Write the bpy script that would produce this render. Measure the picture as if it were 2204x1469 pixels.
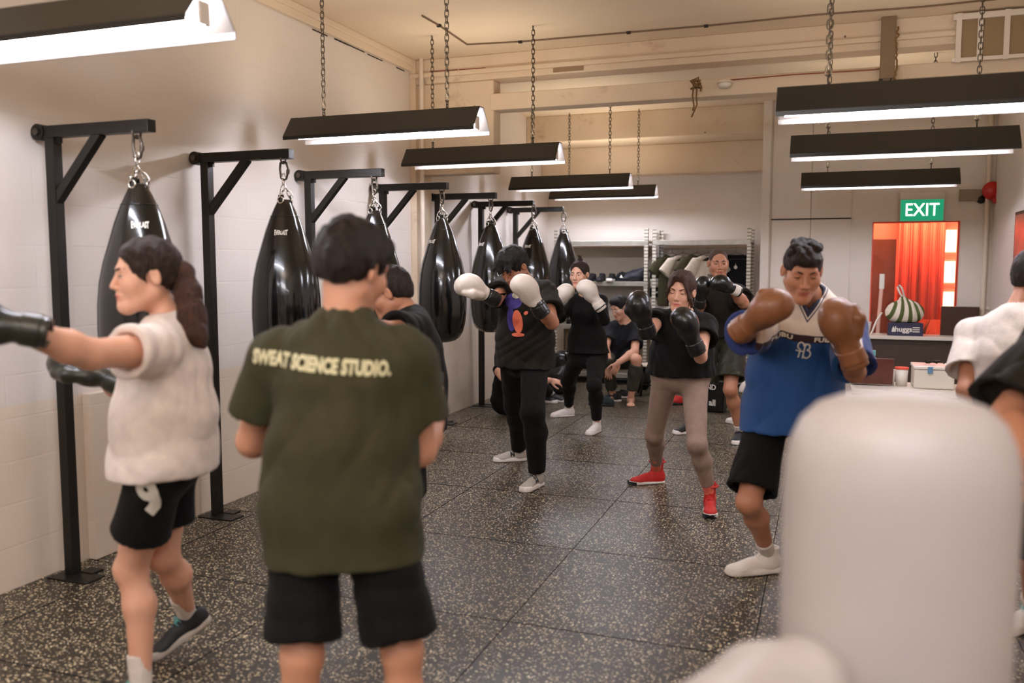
import bpy, bmesh, math, random
import numpy as np
from math import sin, cos, pi, atan, sqrt
from mathutils import Vector, Matrix
from mathutils.bvhtree import BVHTree

for o in list(bpy.data.objects): bpy.data.objects.remove(o, do_unlink=True)
SC = bpy.context.scene
COL = SC.collection

# ---------------------------------------------------------------- camera, world, exposure
W, H = 2204, 1469
FPX = 1870.0
PITCH = atan(169.5/FPX); YAW = atan(675/FPX); HC = 1.52
cam_d = bpy.data.cameras.new('camera'); cam = bpy.data.objects.new('camera', cam_d); COL.objects.link(cam)
cam_d.sensor_width = 36.0; cam_d.lens = 36.0*FPX/W
cam.location = (0, 0, HC); cam.rotation_euler = (pi/2-PITCH, 0, YAW)
cam_d.clip_start = 0.05; cam_d.clip_end = 100
cam_d.dof.use_dof = True; cam_d.dof.focus_distance = 6.3; cam_d.dof.aperture_fstop = 1.6
SC.camera = cam
world = bpy.data.worlds.new('world'); SC.world = world; world.use_nodes = True
world.node_tree.nodes['Background'].inputs[0].default_value = (0.9, 0.8, 0.7, 1)
world.node_tree.nodes['Background'].inputs[1].default_value = 0.05
SC.view_settings.view_transform = 'Standard'; SC.view_settings.look = 'None'
SC.view_settings.gamma = 1.0; SC.view_settings.use_curve_mapping = False
SC.view_settings.exposure = 0.88
TUBE_STRENGTH = 70.0
bl = bpy.data.lights.new('bounce_fill', 'AREA'); bl.energy = 70; bl.shape = 'RECTANGLE'; bl.size = 1.6; bl.size_y = 1.2; bl.color = (0.95, 0.95, 1.0)  # added unseen fill, bounced off the ceiling to brighten the upper walls
blo = bpy.data.objects.new('bounce_fill', bl); COL.objects.link(blo); blo.location = (-0.6, -0.6, 2.55); blo.rotation_euler = (pi-0.5, 0, 0)
SC.cycles.max_bounces = 8; SC.cycles.diffuse_bounces = 7; SC.cycles.glossy_bounces = 4
SC.cycles.sample_clamp_indirect = 4.0; SC.cycles.caustics_reflective = False; SC.cycles.caustics_refractive = False

# ---------------------------------------------------------------- geometry of the view (to read places off the photograph)
FWD = np.array([-sin(YAW)*cos(PITCH), cos(YAW)*cos(PITCH), -sin(PITCH)])
RT = np.array([cos(YAW), sin(YAW), 0.0]); UPV = np.cross(RT, FWD)
CAM = np.array([0.0, 0.0, HC])
def ray(u, v): return FWD + RT*(u-W/2)/FPX - UPV*(v-H/2)/FPX
def at(u, v, d): return CAM + ray(u, v)*d
def atz(u, v, z):
    r = ray(u, v); return CAM + r*(z-HC)/r[2]
def atY(u, v, Y):
    r = ray(u, v); return CAM + r*Y/r[1]
def atX(u, v, X):
    r = ray(u, v); return CAM + r*X/r[0]

# ---------------------------------------------------------------- materials
def srgb(r, g, b):
    f = lambda c: ((c/255)/12.92 if c/255 <= 0.04045 else (((c/255)+0.055)/1.055)**2.4)
    return (f(r), f(g), f(b), 1)
MATS = {}
def mat(name, rgb, rough=0.6, metal=0.0, bump=0.0, bscale=60.0, var=0.0, vscale=8.0, emit=0.0, coat=0.0, sheen=0.0, spec=0.5, sss=0.0, stretch=None):
    if name in MATS: return MATS[name]
    m = bpy.data.materials.new(name); m.use_nodes = True; nt = m.node_tree
    b = nt.nodes['Principled BSDF']; c = srgb(*rgb)
    b.inputs['Base Color'].default_value = c; b.inputs['Roughness'].default_value = rough
    b.inputs['Metallic'].default_value = metal; b.inputs['Specular IOR Level'].default_value = spec
    b.inputs['Coat Weight'].default_value = coat; b.inputs['Sheen Weight'].default_value = sheen
    if sss:
        b.inputs['Subsurface Weight'].default_value = sss; b.inputs['Subsurface Radius'].default_value = (0.012, 0.004, 0.002)
        b.inputs['Subsurface Scale'].default_value = 1.0
    if emit:
        b.inputs['Emission Color'].default_value = c; b.inputs['Emission Strength'].default_value = emit
    if bump or var:
        tc = nt.nodes.new('ShaderNodeTexCoord'); mp = nt.nodes.new('ShaderNodeMapping')
        nt.links.new(tc.outputs['Object'], mp.inputs[0])
        if stretch: mp.inputs['Scale'].default_value = stretch
    if var:
        n = nt.nodes.new('ShaderNodeTexNoise'); n.inputs['Scale'].default_value = vscale; n.inputs['Detail'].default_value = 4
        nt.links.new(mp.outputs[0], n.inputs[0])
        r = nt.nodes.new('ShaderNodeMapRange'); r.inputs[1].default_value = 0.3; r.inputs[2].default_value = 0.7
        r.inputs[3].default_value = 1-var; r.inputs[4].default_value = 1+var
        nt.links.new(n.outputs[0], r.inputs[0])
        mx = nt.nodes.new('ShaderNodeVectorMath'); mx.operation = 'SCALE'; mx.inputs[0].default_value = c[:3]
        nt.links.new(r.outputs[0], mx.inputs['Scale']); nt.links.new(mx.outputs[0], b.inputs['Base Color'])
    if bump:
        n2 = nt.nodes.new('ShaderNodeTexNoise'); n2.inputs['Scale'].default_value = bscale; n2.inputs['Detail'].default_value = 5
        nt.links.new(mp.outputs[0], n2.inputs[0])
        bp = nt.nodes.new('ShaderNodeBump'); bp.inputs['Strength'].default_value = bump; bp.inputs['Distance'].default_value = 0.01
        nt.links.new(n2.outputs[0], bp.inputs['Height']); nt.links.new(bp.outputs[0], b.inputs['Normal'])
    MATS[name] = m
    return m
class NT:
    """small helper to write node graphs"""
    def __init__(s, name):
        s.m = bpy.data.materials.new(name); s.m.use_nodes = True; s.t = s.m.node_tree; s.b = s.t.nodes['Principled BSDF']
        MATS[name] = s.m
    def n(s, typ, **kw):
        nd = s.t.nodes.new('ShaderNode'+typ)
        for k, v in kw.items(): setattr(nd, k, v)
        return nd
    def l(s, a, b): s.t.links.new(a, b)
    def val(s, v, sock):
        if isinstance(v, (int, float)): sock.default_value = v
        elif isinstance(v, tuple): sock.default_value = v
        else: s.l(v, sock)
    def math(s, op, a, b=0.0, c=None, clamp=False):
        nd = s.n('Math', operation=op, use_clamp=clamp); s.val(a, nd.inputs[0]); s.val(b, nd.inputs[1])
        if c is not None: s.val(c, nd.inputs[2])
        return nd.outputs[0]
    def mix(s, f, a, b):
        nd = s.n('Mix', data_type='RGBA'); s.val(f, nd.inputs[0]); s.val(a, nd.inputs[6]); s.val(b, nd.inputs[7]); return nd.outputs[2]
    def rng(s, v, a, b, c=0.0, d=1.0):
        nd = s.n('MapRange'); s.val(v, nd.inputs[0])
        for i, x in enumerate((a, b, c, d)): nd.inputs[i+1].default_value = x
        return nd.outputs[0]
    def noise(s, vec, scale, detail=3.0, rough=0.5):
        nd = s.n('TexNoise'); s.l(vec, nd.inputs[0]); nd.inputs['Scale'].default_value = scale; nd.inputs['Detail'].default_value = detail
        nd.inputs['Roughness'].default_value = rough; return nd.outputs[0]
    def bump(s, h, strength, dist=0.01):
        bp = s.n('Bump'); bp.inputs['Strength'].default_value = strength; bp.inputs['Distance'].default_value = dist
        s.l(h, bp.inputs['Height']); s.l(bp.outputs[0], s.b.inputs['Normal'])
    def gt(s, a, t, soft=0.001): return s.rng(a, t-soft, t+soft)

# ---------------------------------------------------------------- object helpers
def tag(o, label=None, cat=None, group=None, kind=None):
    if label: o['label'] = label
    if cat: o['category'] = cat
    if group: o['group'] = group
    if kind: o['kind'] = kind
    return o
def thing(name, label, cat, loc=(0, 0, 0), rz=0.0, group=None):
    o = bpy.data.objects.new(name, None); COL.objects.link(o); o.empty_display_size = 0.1
    o.location = tuple(float(x) for x in loc); o.rotation_euler = (0, 0, rz)
    return tag(o, label, cat, group)
def dup(root, loc=None, rz=None, label=None, group=None):
    def cp(o, par):
        c = o.copy(); COL.objects.link(c)
        if par is not None: c.parent = par
        for ch in KIDS.get(o.name, []): 
            cc = cp(ch, c); KIDS.setdefault(c.name, []).append(cc)
        return c
    r = cp(root, None)
    if loc is not None: r.location = tuple(float(x) for x in loc)
    if rz is not None: r.rotation_euler = (0, 0, rz)
    if label: r['label'] = label
    if group: r['group'] = group
    return r
KIDS = {}
def link(name, me, parent=None):
    o = bpy.data.objects.new(name, me); COL.objects.link(o)
    if parent is not None:
        o.parent = parent; KIDS.setdefault(parent.name, []).append(o)
    return o
def np_mesh(name, V, Fq, mats, smooth=True, midx=None):
    me = bpy.data.meshes.new(name)
    V = np.asarray(V, dtype=np.float32); Fq = np.asarray(Fq, dtype=np.int32)
    k = Fq.shape[1]
    me.vertices.add(len(V)); me.vertices.foreach_set('co', V.ravel())
    me.loops.add(Fq.size); me.loops.foreach_set('vertex_index', Fq.ravel())
    me.polygons.add(len(Fq)); me.polygons.foreach_set('loop_start', np.arange(0, Fq.size, k, dtype=np.int32))
    me.polygons.foreach_set('loop_total', np.full(len(Fq), k, dtype=np.int32))
    if smooth: me.polygons.foreach_set('use_smooth', np.ones(len(Fq), dtype=bool))
    for m in (mats if isinstance(mats, (list, tuple)) else [mats]): me.materials.append(m)
    if midx is not None: me.polygons.foreach_set('material_index', midx)
    me.update(calc_edges=True); me.validate()
    return me
def frame(z, x=None):
    z = np.array(z, float); z /= np.linalg.norm(z)
    x = np.array(x if x is not None else ((1, 0, 0) if abs(z[0]) < 0.9 else (0, 1, 0)), float)
    x = x - z*(x@z); x /= np.linalg.norm(x)
    return np.array([x, np.cross(z, x), z]).T      # columns x y z
class MB:
    def __init__(s): s.v = []; s.f = []; s.mi = []; s.cur = 0; s.sm = []; s.smooth = False
    def add(s, vs, fs, smooth=None):
        b = len(s.v); s.v += [tuple(float(c) for c in p) for p in vs]
        for f in fs: s.f.append(tuple(i+b for i in f)); s.mi.append(s.cur); s.sm.append(s.smooth if smooth is None else smooth)
        return s
    def box(s, c, size, R=None):
        hx, hy, hz = [x/2 for x in size]; R = np.eye(3) if R is None else np.array(R)
        P = [np.array(c)+R@np.array((x*hx, y*hy, z*hz)) for x, y, z in
             ((-1,-1,-1),(1,-1,-1),(1,1,-1),(-1,1,-1),(-1,-1,1),(1,-1,1),(1,1,1),(-1,1,1))]
        return s.add(P, [(3,2,1,0),(4,5,6,7),(0,1,5,4),(1,2,6,5),(2,3,7,6),(3,0,4,7)], False)
    def bx(s, x0, x1, y0, y1, z0, z1): return s.box(((x0+x1)/2,(y0+y1)/2,(z0+z1)/2), (x1-x0,y1-y0,z1-z0))
    def bar(s, a, b, w, t, side=None):
        a = np.array(a, float); b = np.array(b, float); R = frame(b-a, side)
        return s.box((a+b)/2, (w, t, np.linalg.norm(b-a)), R)
    def cyl(s, a, b, r, r2=None, n=16, cap=True):
        a = np.array(a, float); b = np.array(b, float); r2 = r if r2 is None else r2; R = frame(b-a)
        V = []
        for p, rr in ((a, r), (b, r2)):
            for i in range(n): V.append(p+R@np.array((rr*cos(2*pi*i/n), rr*sin(2*pi*i/n), 0)))
        s.add(V, [(i, (i+1)%n, n+(i+1)%n, n+i) for i in range(n)], True)
        if cap: s.add(V, [tuple(range(n-1,-1,-1)), tuple(range(n, 2*n))], False)
        return s
    def tube(s, pts, r, n=8, closed=False, flat=1.0):
        pts = [np.array(p, float) for p in pts]; N = len(pts); V = []; prev = None
        for i, p in enumerate(pts):
            if closed: t = pts[(i+1)%N]-pts[i-1]
            else: t = pts[min(i+1, N-1)]-pts[max(i-1, 0)]
            R = frame(t, prev); prev = R[:, 0]
            rr = r[i] if isinstance(r, (list, tuple)) else r
            for k in range(n): V.append(p+R@np.array((rr*cos(2*pi*k/n), rr*flat*sin(2*pi*k/n), 0)))
        F = []
        for i in range(N if closed else N-1):
            j = (i+1) % N
            for k in range(n): F.append((i*n+k, i*n+(k+1)%n, j*n+(k+1)%n, j*n+k))
        if not closed: F += [tuple(range(n-1,-1,-1)), tuple(range((N-1)*n, N*n))]
        return s.add(V, F, True)
    def lathe(s, prof, c=(0,0,0), n=32, R=None, sx=1.0, sy=1.0, smooth=True):
        R = np.eye(3) if R is None else R; V = []
        for r, z in prof:
            for i in range(n): V.append(np.array(c)+R@np.array((r*sx*cos(2*pi*i/n), r*sy*sin(2*pi*i/n), z)))
        m = len(prof); F = [(i*n+k, i*n+(k+1)%n, (i+1)*n+(k+1)%n, (i+1)*n+k) for i in range(m-1) for k in range(n)]
        s.add(V, F, smooth)
        s.add(V[:n], [tuple(range(n-1,-1,-1))], False); s.add(V[-n:], [tuple(range(n))], False)
        return s
    def prism(s, poly, a, axis):      # polygon (list of 3d points) extruded by vector axis
        n = len(poly); P = [np.array(p, float) for p in poly]; Q = [p+np.array(axis, float) for p in P]
        return s.add(P+Q, [tuple(range(n-1,-1,-1)), tuple(range(n, 2*n))]+[(i, (i+1)%n, n+(i+1)%n, n+i) for i in range(n)], False)
    def build(s, name, mats, parent=None, bevel=0.0, seg=2, fixn=True):
        me = bpy.data.meshes.new(name); me.from_pydata(s.v, [], s.f)
        for m in (mats if isinstance(mats, (list, tuple)) else [mats]): me.materials.append(m)
        me.polygons.foreach_set('material_index', s.mi); me.polygons.foreach_set('use_smooth', s.sm)
        if fixn:
            bm = bmesh.new(); bm.from_mesh(me); bmesh.ops.recalc_face_normals(bm, faces=bm.faces); bm.to_mesh(me); bm.free()
        me.update(); o = link(name, me, parent)
        if bevel:
            b = o.modifiers.new('bevel', 'BEVEL'); b.width = bevel; b.segments = seg; b.limit_method = 'ANGLE'
        return o
def text_mesh(s, size, extrude=0.0, bold=0.0, spacing=1.0, align='CENTER'):
    """text as plain triangles in its own xy plane -> (verts, tris)"""
    cu = bpy.data.curves.new('t', 'FONT'); cu.body = s; cu.size = size; cu.align_x = align; cu.align_y = 'CENTER'
    cu.offset = bold; cu.space_character = spacing; cu.extrude = extrude; cu.resolution_u = 3
    o = bpy.data.objects.new('t', cu); COL.objects.link(o)
    bpy.context.view_layer.update()
    me = bpy.data.meshes.new_from_object(o.evaluated_get(bpy.context.evaluated_depsgraph_get()))
    bm = bmesh.new(); bm.from_mesh(me); bmesh.ops.triangulate(bm, faces=bm.faces)
    V = np.array([v.co[:] for v in bm.verts]); T = np.array([[v.index for v in f.verts] for f in bm.faces])
    bm.free(); bpy.data.objects.remove(o); bpy.data.meshes.remove(me); bpy.data.curves.remove(cu)
    return V, T
def subdiv_tris(V, T, maxlen):
    V = [tuple(v) for v in V]; T = [tuple(t) for t in T]
    for _ in range(6):
        cache = {}; out = []; again = False
        def mid(a, b):
            k = (min(a, b), max(a, b))
            if k not in cache:
                V.append(tuple((V[a][i]+V[b][i])/2 for i in range(3))); cache[k] = len(V)-1
            return cache[k]
        def ln(a, b): return math.dist(V[a], V[b]) > maxlen
        for a, b, c in T:
            e = (ln(a, b), ln(b, c), ln(c, a)); n = sum(e)
            if n == 0: out.append((a, b, c)); continue
            again = True
            if n == 3:
                x, y, z = mid(a, b), mid(b, c), mid(c, a); out += [(a, x, z), (x, b, y), (z, y, c), (x, y, z)]
            else:
                while not e[0]: a, b, c = b, c, a; e = (e[1], e[2], e[0])
                x = mid(a, b)
                if n == 1: out += [(a, x, c), (x, b, c)]
                elif e[1]: y = mid(b, c); out += [(a, x, c), (x, y, c), (x, b, y)]
                else: z = mid(c, a); out += [(a, x, z), (z, x, c), (x, b, c)]
        T = out
        if not again: break
    return np.array(V), np.array(T)
def ngon_tris(pts):
    bm = bmesh.new(); bm.faces.new([bm.verts.new((x, y, 0)) for x, y in pts]); bmesh.ops.triangulate(bm, faces=bm.faces)
    bm.verts.index_update(); V = np.array([v.co[:] for v in bm.verts]); T = np.array([[v.index for v in f.verts] for f in bm.faces]); bm.free()
    return V, T
def decal(name, VT, material, target, origin, xdir, ydir, parent, lift=0.003, maxlen=0.012):
    """flat print (triangles) pressed on to the surface of target mesh (numpy verts, faces): origin, x/y directions in target space"""
    V, T = subdiv_tris(VT[0], VT[1], maxlen)
    X = np.array(xdir, float); X /= np.linalg.norm(X); Y = np.array(ydir, float); Y -= X*(X@Y); Y /= np.linalg.norm(Y); Z = np.cross(X, Y)
    tv, tf = target; bvh = BVHTree.FromPolygons([tuple(map(float, v)) for v in tv], [tuple(map(int, f)) for f in tf])
    out = []; ok = []
    for p in V:
        w = np.array(origin)+X*p[0]+Y*p[1]
        hit = bvh.ray_cast(Vector(w+Z*0.12), Vector(-Z), 0.5)
        if hit[0] is None: out.append(w); ok.append(False)
        else: out.append(np.array(hit[0])+Z*lift); ok.append(True)
    T = np.array([t for t in T if all(ok[i] for i in t)])
    if len(T) == 0: print('decal missed', name); return None
    me = np_mesh(name, np.array(out), T, material, smooth=True)
    return link(name, me, parent)
# ================================================================ materials of the room
def wall_material():
    g = NT('painted_wall'); tc = g.n('TexCoord'); sep = g.n('SeparateXYZ'); g.l(tc.outputs['Object'], sep.inputs[0])
    z = sep.outputs[2]
    n1 = g.noise(tc.outputs['Object'], 0.8, 4); n2 = g.noise(tc.outputs['Object'], 5.0, 6, 0.6)
    edge = g.math('ADD', z, g.math('MULTIPLY', g.math('SUBTRACT', n2, 0.5), 0.01))
    low = g.rng(edge, 0.855, 0.865, 1.0, 0.0)
    base = g.mix(g.rng(n1, 0.35, 0.65), srgb(226, 218, 210), srgb(218, 208, 198))
    col = g.mix(low, base, srgb(226, 210, 190))
    # brown scuffs
    v = g.noise(tc.outputs['Object'], 3.1, 8, 0.75); sc = g.rng(v, 0.69, 0.76)
    col = g.mix(g.math('MULTIPLY', sc, 0.5), col, srgb(150, 118, 88))
    g.l(col, g.b.inputs['Base Color'])
    br = g.n('TexBrick'); mp = g.n('Mapping'); mp.inputs['Rotation'].default_value = (pi/2, 0, pi/2)
    comb = g.n('CombineXYZ'); g.l(g.math('ADD', sep.outputs[0], sep.outputs[1]), comb.inputs[0]); g.l(z, comb.inputs[1])
    g.l(comb.outputs[0], br.inputs['Vector']); br.inputs['Scale'].default_value = 1.0
    br.inputs['Mortar Size'].default_value = 0.005; br.inputs['Mortar Smooth'].default_value = 0.3
    br.inputs['Brick Width'].default_value = 0.4; br.inputs['Row Height'].default_value = 0.2
    br.inputs['Color1'].default_value = br.inputs['Color2'].default_value = (1, 1, 1, 1); br.inputs['Mortar'].default_value = (0, 0, 0, 1)
    rc = g.n('RGBToBW'); g.l(br.outputs[0], rc.inputs[0])
    h = g.math('ADD', g.math('MULTIPLY', rc.outputs[0], 0.35), g.math('MULTIPLY', n2, 0.25))
    h = g.math('ADD', h, g.math('MULTIPLY', g.noise(tc.outputs['Object'], 90, 2), 0.12))
    g.bump(h, 0.35, 0.012)
    g.l(g.rng(low, 0, 1, 0.62, 0.38), g.b.inputs['Roughness'])
    return g.m
def concrete_material():
    g = NT('painted_concrete'); tc = g.n('TexCoord'); P = tc.outputs['Object']
    n1 = g.noise(P, 1.5, 5); col = g.mix(g.rng(n1, 0.3, 0.7), srgb(224, 206, 182), srgb(212, 190, 162))
    st = g.rng(g.noise(P, 2.2, 8, 0.72), 0.6, 0.7); col = g.mix(g.math('MULTIPLY', st, 0.45), col, srgb(150, 112, 76))
    vo = g.n('TexVoronoi'); g.l(P, vo.inputs['Vector']); vo.inputs['Scale'].default_value = 4.0
    dot = g.rng(vo.outputs['Distance'], 0.035, 0.05, 1, 0)
    col = g.mix(g.math('MULTIPLY', dot, 0.8), col, srgb(70, 50, 36))
    g.l(col, g.b.inputs['Base Color']); g.b.inputs['Roughness'].default_value = 0.7
    g.bump(g.noise(P, 14, 6), 0.3, 0.01)
    return g.m
def floor_material():
    g = NT('speckled_rubber'); tc = g.n('TexCoord'); P = tc.outputs['Object']
    wn = g.n('TexNoise'); g.l(P, wn.inputs[0]); wn.inputs['Scale'].default_value = 110
    wv = g.n('VectorMath', operation='MULTIPLY_ADD'); g.l(wn.outputs['Color'], wv.inputs[0]); wv.inputs[1].default_value = (0.006, 0.006, 0.006); g.l(P, wv.inputs[2])
    def specks(scale, r0, keep):
        vo = g.n('TexVoronoi'); g.l(wv.outputs[0], vo.inputs['Vector']); vo.inputs['Scale'].default_value = scale
        sp = g.n('SeparateColor'); g.l(vo.outputs['Color'], sp.inputs[0])
        a = g.rng(vo.outputs['Distance'], r0, r0+0.05, 1, 0)
        k = g.rng(sp.outputs[0], keep, keep+0.01)
        return g.math('MULTIPLY', a, k), sp.outputs[1]
    a1, c1 = specks(66, 0.28, 0.62); a2, c2 = specks(110, 0.32, 0.64); a3, c3 = specks(44, 0.19, 0.72)
    s = g.math('MAXIMUM', g.math('MAXIMUM', a1, a2), a3)
    tint = g.mix(c1, srgb(238, 222, 184), srgb(190, 170, 126))
    base = g.mix(g.noise(P, 3, 3), srgb(34, 29, 19), srgb(50, 42, 28))
    col = g.mix(s, base, tint); g.l(col, g.b.inputs['Base Color'])
    g.b.inputs['Specular IOR Level'].default_value = 0.8
    g.l(g.rng(g.noise(P, 2.0, 4), 0.3, 0.7, 0.34, 0.42), g.b.inputs['Roughness'])
    g.bump(g.math('ADD', g.noise(P, 160, 3), g.math('MULTIPLY', s, 0.3)), 0.5, 0.004)
    return g.m
M_wall = wall_material(); M_conc = concrete_material(); M_floor = floor_material()
M_ceil = mat('ceiling_paint', (226, 208, 184), 0.75, bump=0.15, bscale=12, var=0.05, vscale=1.2)
M_white = mat('white_paint', (222, 212, 200), 0.5, bump=0.08, bscale=30, var=0.02)
M_black = mat('black_steel', (27, 23, 17), 0.42, 0.3, bump=0.05, bscale=90, var=0.15, vscale=20)
M_hood = mat('hood_black', (22, 21, 17), 0.38, 0.0, var=0.2, vscale=6)
M_hoodin = mat('hood_inner', (92, 84, 76), 0.45, 0.0)
M_tube = mat('lamp_tube', (238, 240, 255), 0.4, emit=TUBE_STRENGTH)
M_chrome = mat('chrome', (205, 200, 192), 0.2, 1.0)
M_dchrome = mat('dark_chain', (88, 80, 70), 0.4, 0.7)
M_vinyl = mat('black_vinyl', (13, 12, 11), 0.16, 0.0, bump=0.12, bscale=9, coat=0.35, spec=0.5)
M_ink = mat('white_ink', (226, 220, 208), 0.5)
M_red = mat('red_paint', (190, 30, 22), 0.35)
M_pipe = mat('pipe_paint', (220, 205, 186), 0.5)
M_dark = mat('dark_gap', (44, 34, 26), 0.7)
M_rust = mat('red_brown_stain', (140, 44, 28), 0.8)
M_galv = mat('galvanised_steel', (176, 172, 160), 0.38, 0.75, var=0.12, vscale=14)
M_hole = mat('slot_dark', (40, 36, 30), 0.7)
M_shelfboard = mat('shelf_board', (214, 206, 192), 0.55)

XL, XR, YB, YF, ZC, YP = -3.53, 1.60, 11.2, -4.2, 3.3, 10.2      # left, right, back wall, wall behind, ceiling, right partition
def struct(name, mb, m, bevel=0.0):
    o = mb.build(name, m, None, bevel); o['kind'] = 'structure'; return o
struct('floor', MB().bx(XL-0.3, XR+0.3, YF-0.3, YB+0.3, -0.1, 0.0), M_floor)
struct('ceiling', MB().bx(XL-0.3, XR+0.3, YF-0.3, YB+0.3, ZC, ZC+0.15), M_ceil)
struct('wall_left', MB().bx(XL-0.2, XL, YF-0.2, YB+0.2, 0, ZC), M_wall)
struct('wall_back', MB().bx(XL, 0.0, YB, YB+0.2, 0, ZC), M_wall)
struct('wall_near', MB().bx(XL, XR, YF-0.2, YF, 0, ZC), M_wall)
struct('wall_right', MB().bx(XR, XR+0.2, YF-0.2, YB+0.2, 0, ZC), M_wall)
# right partition with an opening for the tinted window
XPL = float(atY(1642, 500, YP)[0])
wx0, wz0 = atY(1872, 722, YP)[0], atY(1872, 722, YP)[2]; wx1, wz1 = atY(2064, 480, YP)[0], atY(1880, 480, YP)[2]
pm = MB()
pm.bx(XPL, wx0, YP, YP+0.12, 0, ZC); pm.bx(wx1, XR, YP, YP+0.12, 0, ZC); pm.bx(wx0, wx1, YP, YP+0.12, 0, wz0); pm.bx(wx0, wx1, YP, YP+0.12, wz1, ZC)
pm.bx(XPL, XPL+0.12, YP+0.12, YB, 0, ZC)
struct('wall_partition', pm, M_white)
# seams of the panelled cupboard doors in the partition
x1660 = atY(1660, 470, YP)[0]; x1745 = atY(1745, 470, YP)[0]; x1832 = atY(1832, 470, YP)[0]
z470 = atY(1745, 471, YP)[2]; ztop = atY(1700, 215, YP)[2]
for i, (a, b) in enumerate(((x1660, x1745), (x1745, x1832))):
    for j, (z0, z1) in enumerate(((0.02, z470), (z470, ztop))):
        t = MB().bx(a+0.004, b-0.004, YP-0.018, YP-0.002, z0+0.006, z1-0.006)
        o = t.build('door_%d' % (i*2+j+1), M_white, None, 0.003); o['kind'] = 'structure'
struct('trim_1', MB().bx(x1660, x1832, YP-0.024, YP-0.001, z470-0.006, z470+0.006), M_dark)
struct('trim_2', MB().bx(XPL-0.02, XPL+0.07, YP-0.05, YP, 0, ZC), M_white, 0.004)      # corner casing
# pilaster and the stepped concrete beam across the room
YBM = 7.12
struct('trim_3', MB().bx(XL, XL+0.06, YBM-0.02, YBM+0.3, 0, ZC), M_conc, 0.005)
bm_ = MB(); bm_.bx(XL, XR, YBM, YBM+0.22, 3.09, ZC); bm_.bx(XL+0.75, XR, YBM+0.02, YBM+0.2, 2.83, 2.97); bm_.bx(XL, XL+0.78, YBM+0.03, YBM+0.2, 2.3, 3.09)
bm_.bx(XL, XR, YBM-0.03, YBM, 3.14, 3.18)
struct('trim_4', bm_, M_conc, 0.008)
# notched far bracket seen under the beam and second beam by the back wall
struct('trim_5', MB().bx(XL, XPL, 10.3, 11.2, 2.98, ZC).bx(XL, XPL, 10.9, 11.2, 2.62, 2.98), M_conc, 0.01)
struct('trim_13', MB().bx(XL, XL+0.05, 3.36, 3.62, 0, 0.86), M_wall, 0.004)

# ledge along the top of the left wall: two shallow steps
struct('trim_6', MB().bx(XL, XL+0.035, YF, YBM, ZC-0.10, ZC).bx(XL, XL+0.05, YF, YBM, ZC-0.05, ZC), M_ceil, 0.006)
cr = MB()
for y0, y1, z in ((5.55, 5.75, 3.185), (5.85, 6.05, 3.188), (6.35, 6.6, 3.186), (6.85, 7.0, 3.184), (4.6, 4.7, 3.19), (6.05, 6.3, 3.19)):
    cr.bx(XL+0.001, XL+0.004, y0, y1, z, z+0.006+0.004*random.Random(y0).random())
struct('trim_7', cr, M_dark)
# conduit pipes: left corner and right corner, and red stain lines on the beam
pp = thing('conduit_pipe', 'thin cream conduit pipe running down from the ceiling in the left corner beam', 'pipe', (XL+0.13, YBM-0.045, 0.9))
MB().cyl((0, 0, 0), (0, 0, ZC-0.9), 0.02).build('pipe', M_pipe, pp)
for z in (0.6, 1.5, 2.2): MB().box((0, 0.018, z), (0.07, 0.02, 0.025)).build('pipe_clip', M_chrome, pp)
rs = MB(); yq = YBM-0.004
for u0, u1, v in ((925, 985, 154), (988, 1045, 150), (1345, 1440, 126), (1450, 1540, 119)):
    a = atY(u0, v, yq); b = atY(u1, v-4, yq); rs.bar(a, b, 0.006, 0.004, (0, 0, 1))
struct('trim_8', rs, M_rust)
dk = MB()
a = atY(1198, 146, yq); dk.box(a+np.array((0.1, 0, 0)), (0.26, 0.006, 0.07))
struct('trim_9', dk, mat('beam_patch', (150, 124, 96), 0.8))
# ceiling cable with clips
cab = thing('ceiling_cable', 'thin brown cable clipped along the ceiling in front of the concrete beam', 'cable', (0, 0, 0))
pts = [atz(u, v, ZC-0.008) for u, v in ((908, 34), (925, 44), (945, 55), (1005, 96), (1120, 90), (1353, 70), (1520, 56), (1760, 32), (2000, 14), (2204, -8))]
MB().tube(pts, 0.006, 6).build('cable', mat('brown_cable', (120, 96, 74), 0.6), cab)
for k in (2, 4, 5, 6): MB().box(pts[k], (0.03, 0.025, 0.02)).build('cable_clip', M_dark, cab)

# ================================================================ wall-mounted bag brackets and bags
YS = [3.16+1.075*k for k in range(7)]
XP = -3.425
def make_rig():
    r = thing('bag_bracket', '', 'bracket', (XP, YS[0], 0))
    MB().bx(-0.026, 0.026, -0.026, 0.026, 0.005, 2.10).build('post', M_black, r, 0.003)
    MB().bx(-0.06, 0.58, -0.026, 0.026, 2.10, 2.155).build('arm', M_black, r, 0.003)
    MB().bar((0.0, 0, 1.80), (0.285, 0, 2.11), 0.042, 0.042, (0, 1, 0)).build('brace', M_black, r, 0.002)
    MB().bx(0.026, 0.05, -0.008, 0.008, 2.075, 2.10).build('gusset', M_black, r)
    MB().bx(-0.07, 0.17, -0.09, 0.03, 0.0, 0.008).build('foot_plate', M_black, r, 0.002)
    e = MB().cyl((-0.062, -0.032, 2.127), (-0.062, 0.032, 2.127), 0.038, n=24)
    ep = e.build('pivot', M_black, r, 0.002)
    MB().cyl((-0.062, -0.044, 2.127), (-0.062, -0.031, 2.127), 0.018, n=6).build('bolt', M_dchrome, ep)
    MB().bx(0.02, 0.10, 0.02, 0.09, 0.0, 0.012).build('wall_plate', M_black, r)
    return r
rig = make_rig()
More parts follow.
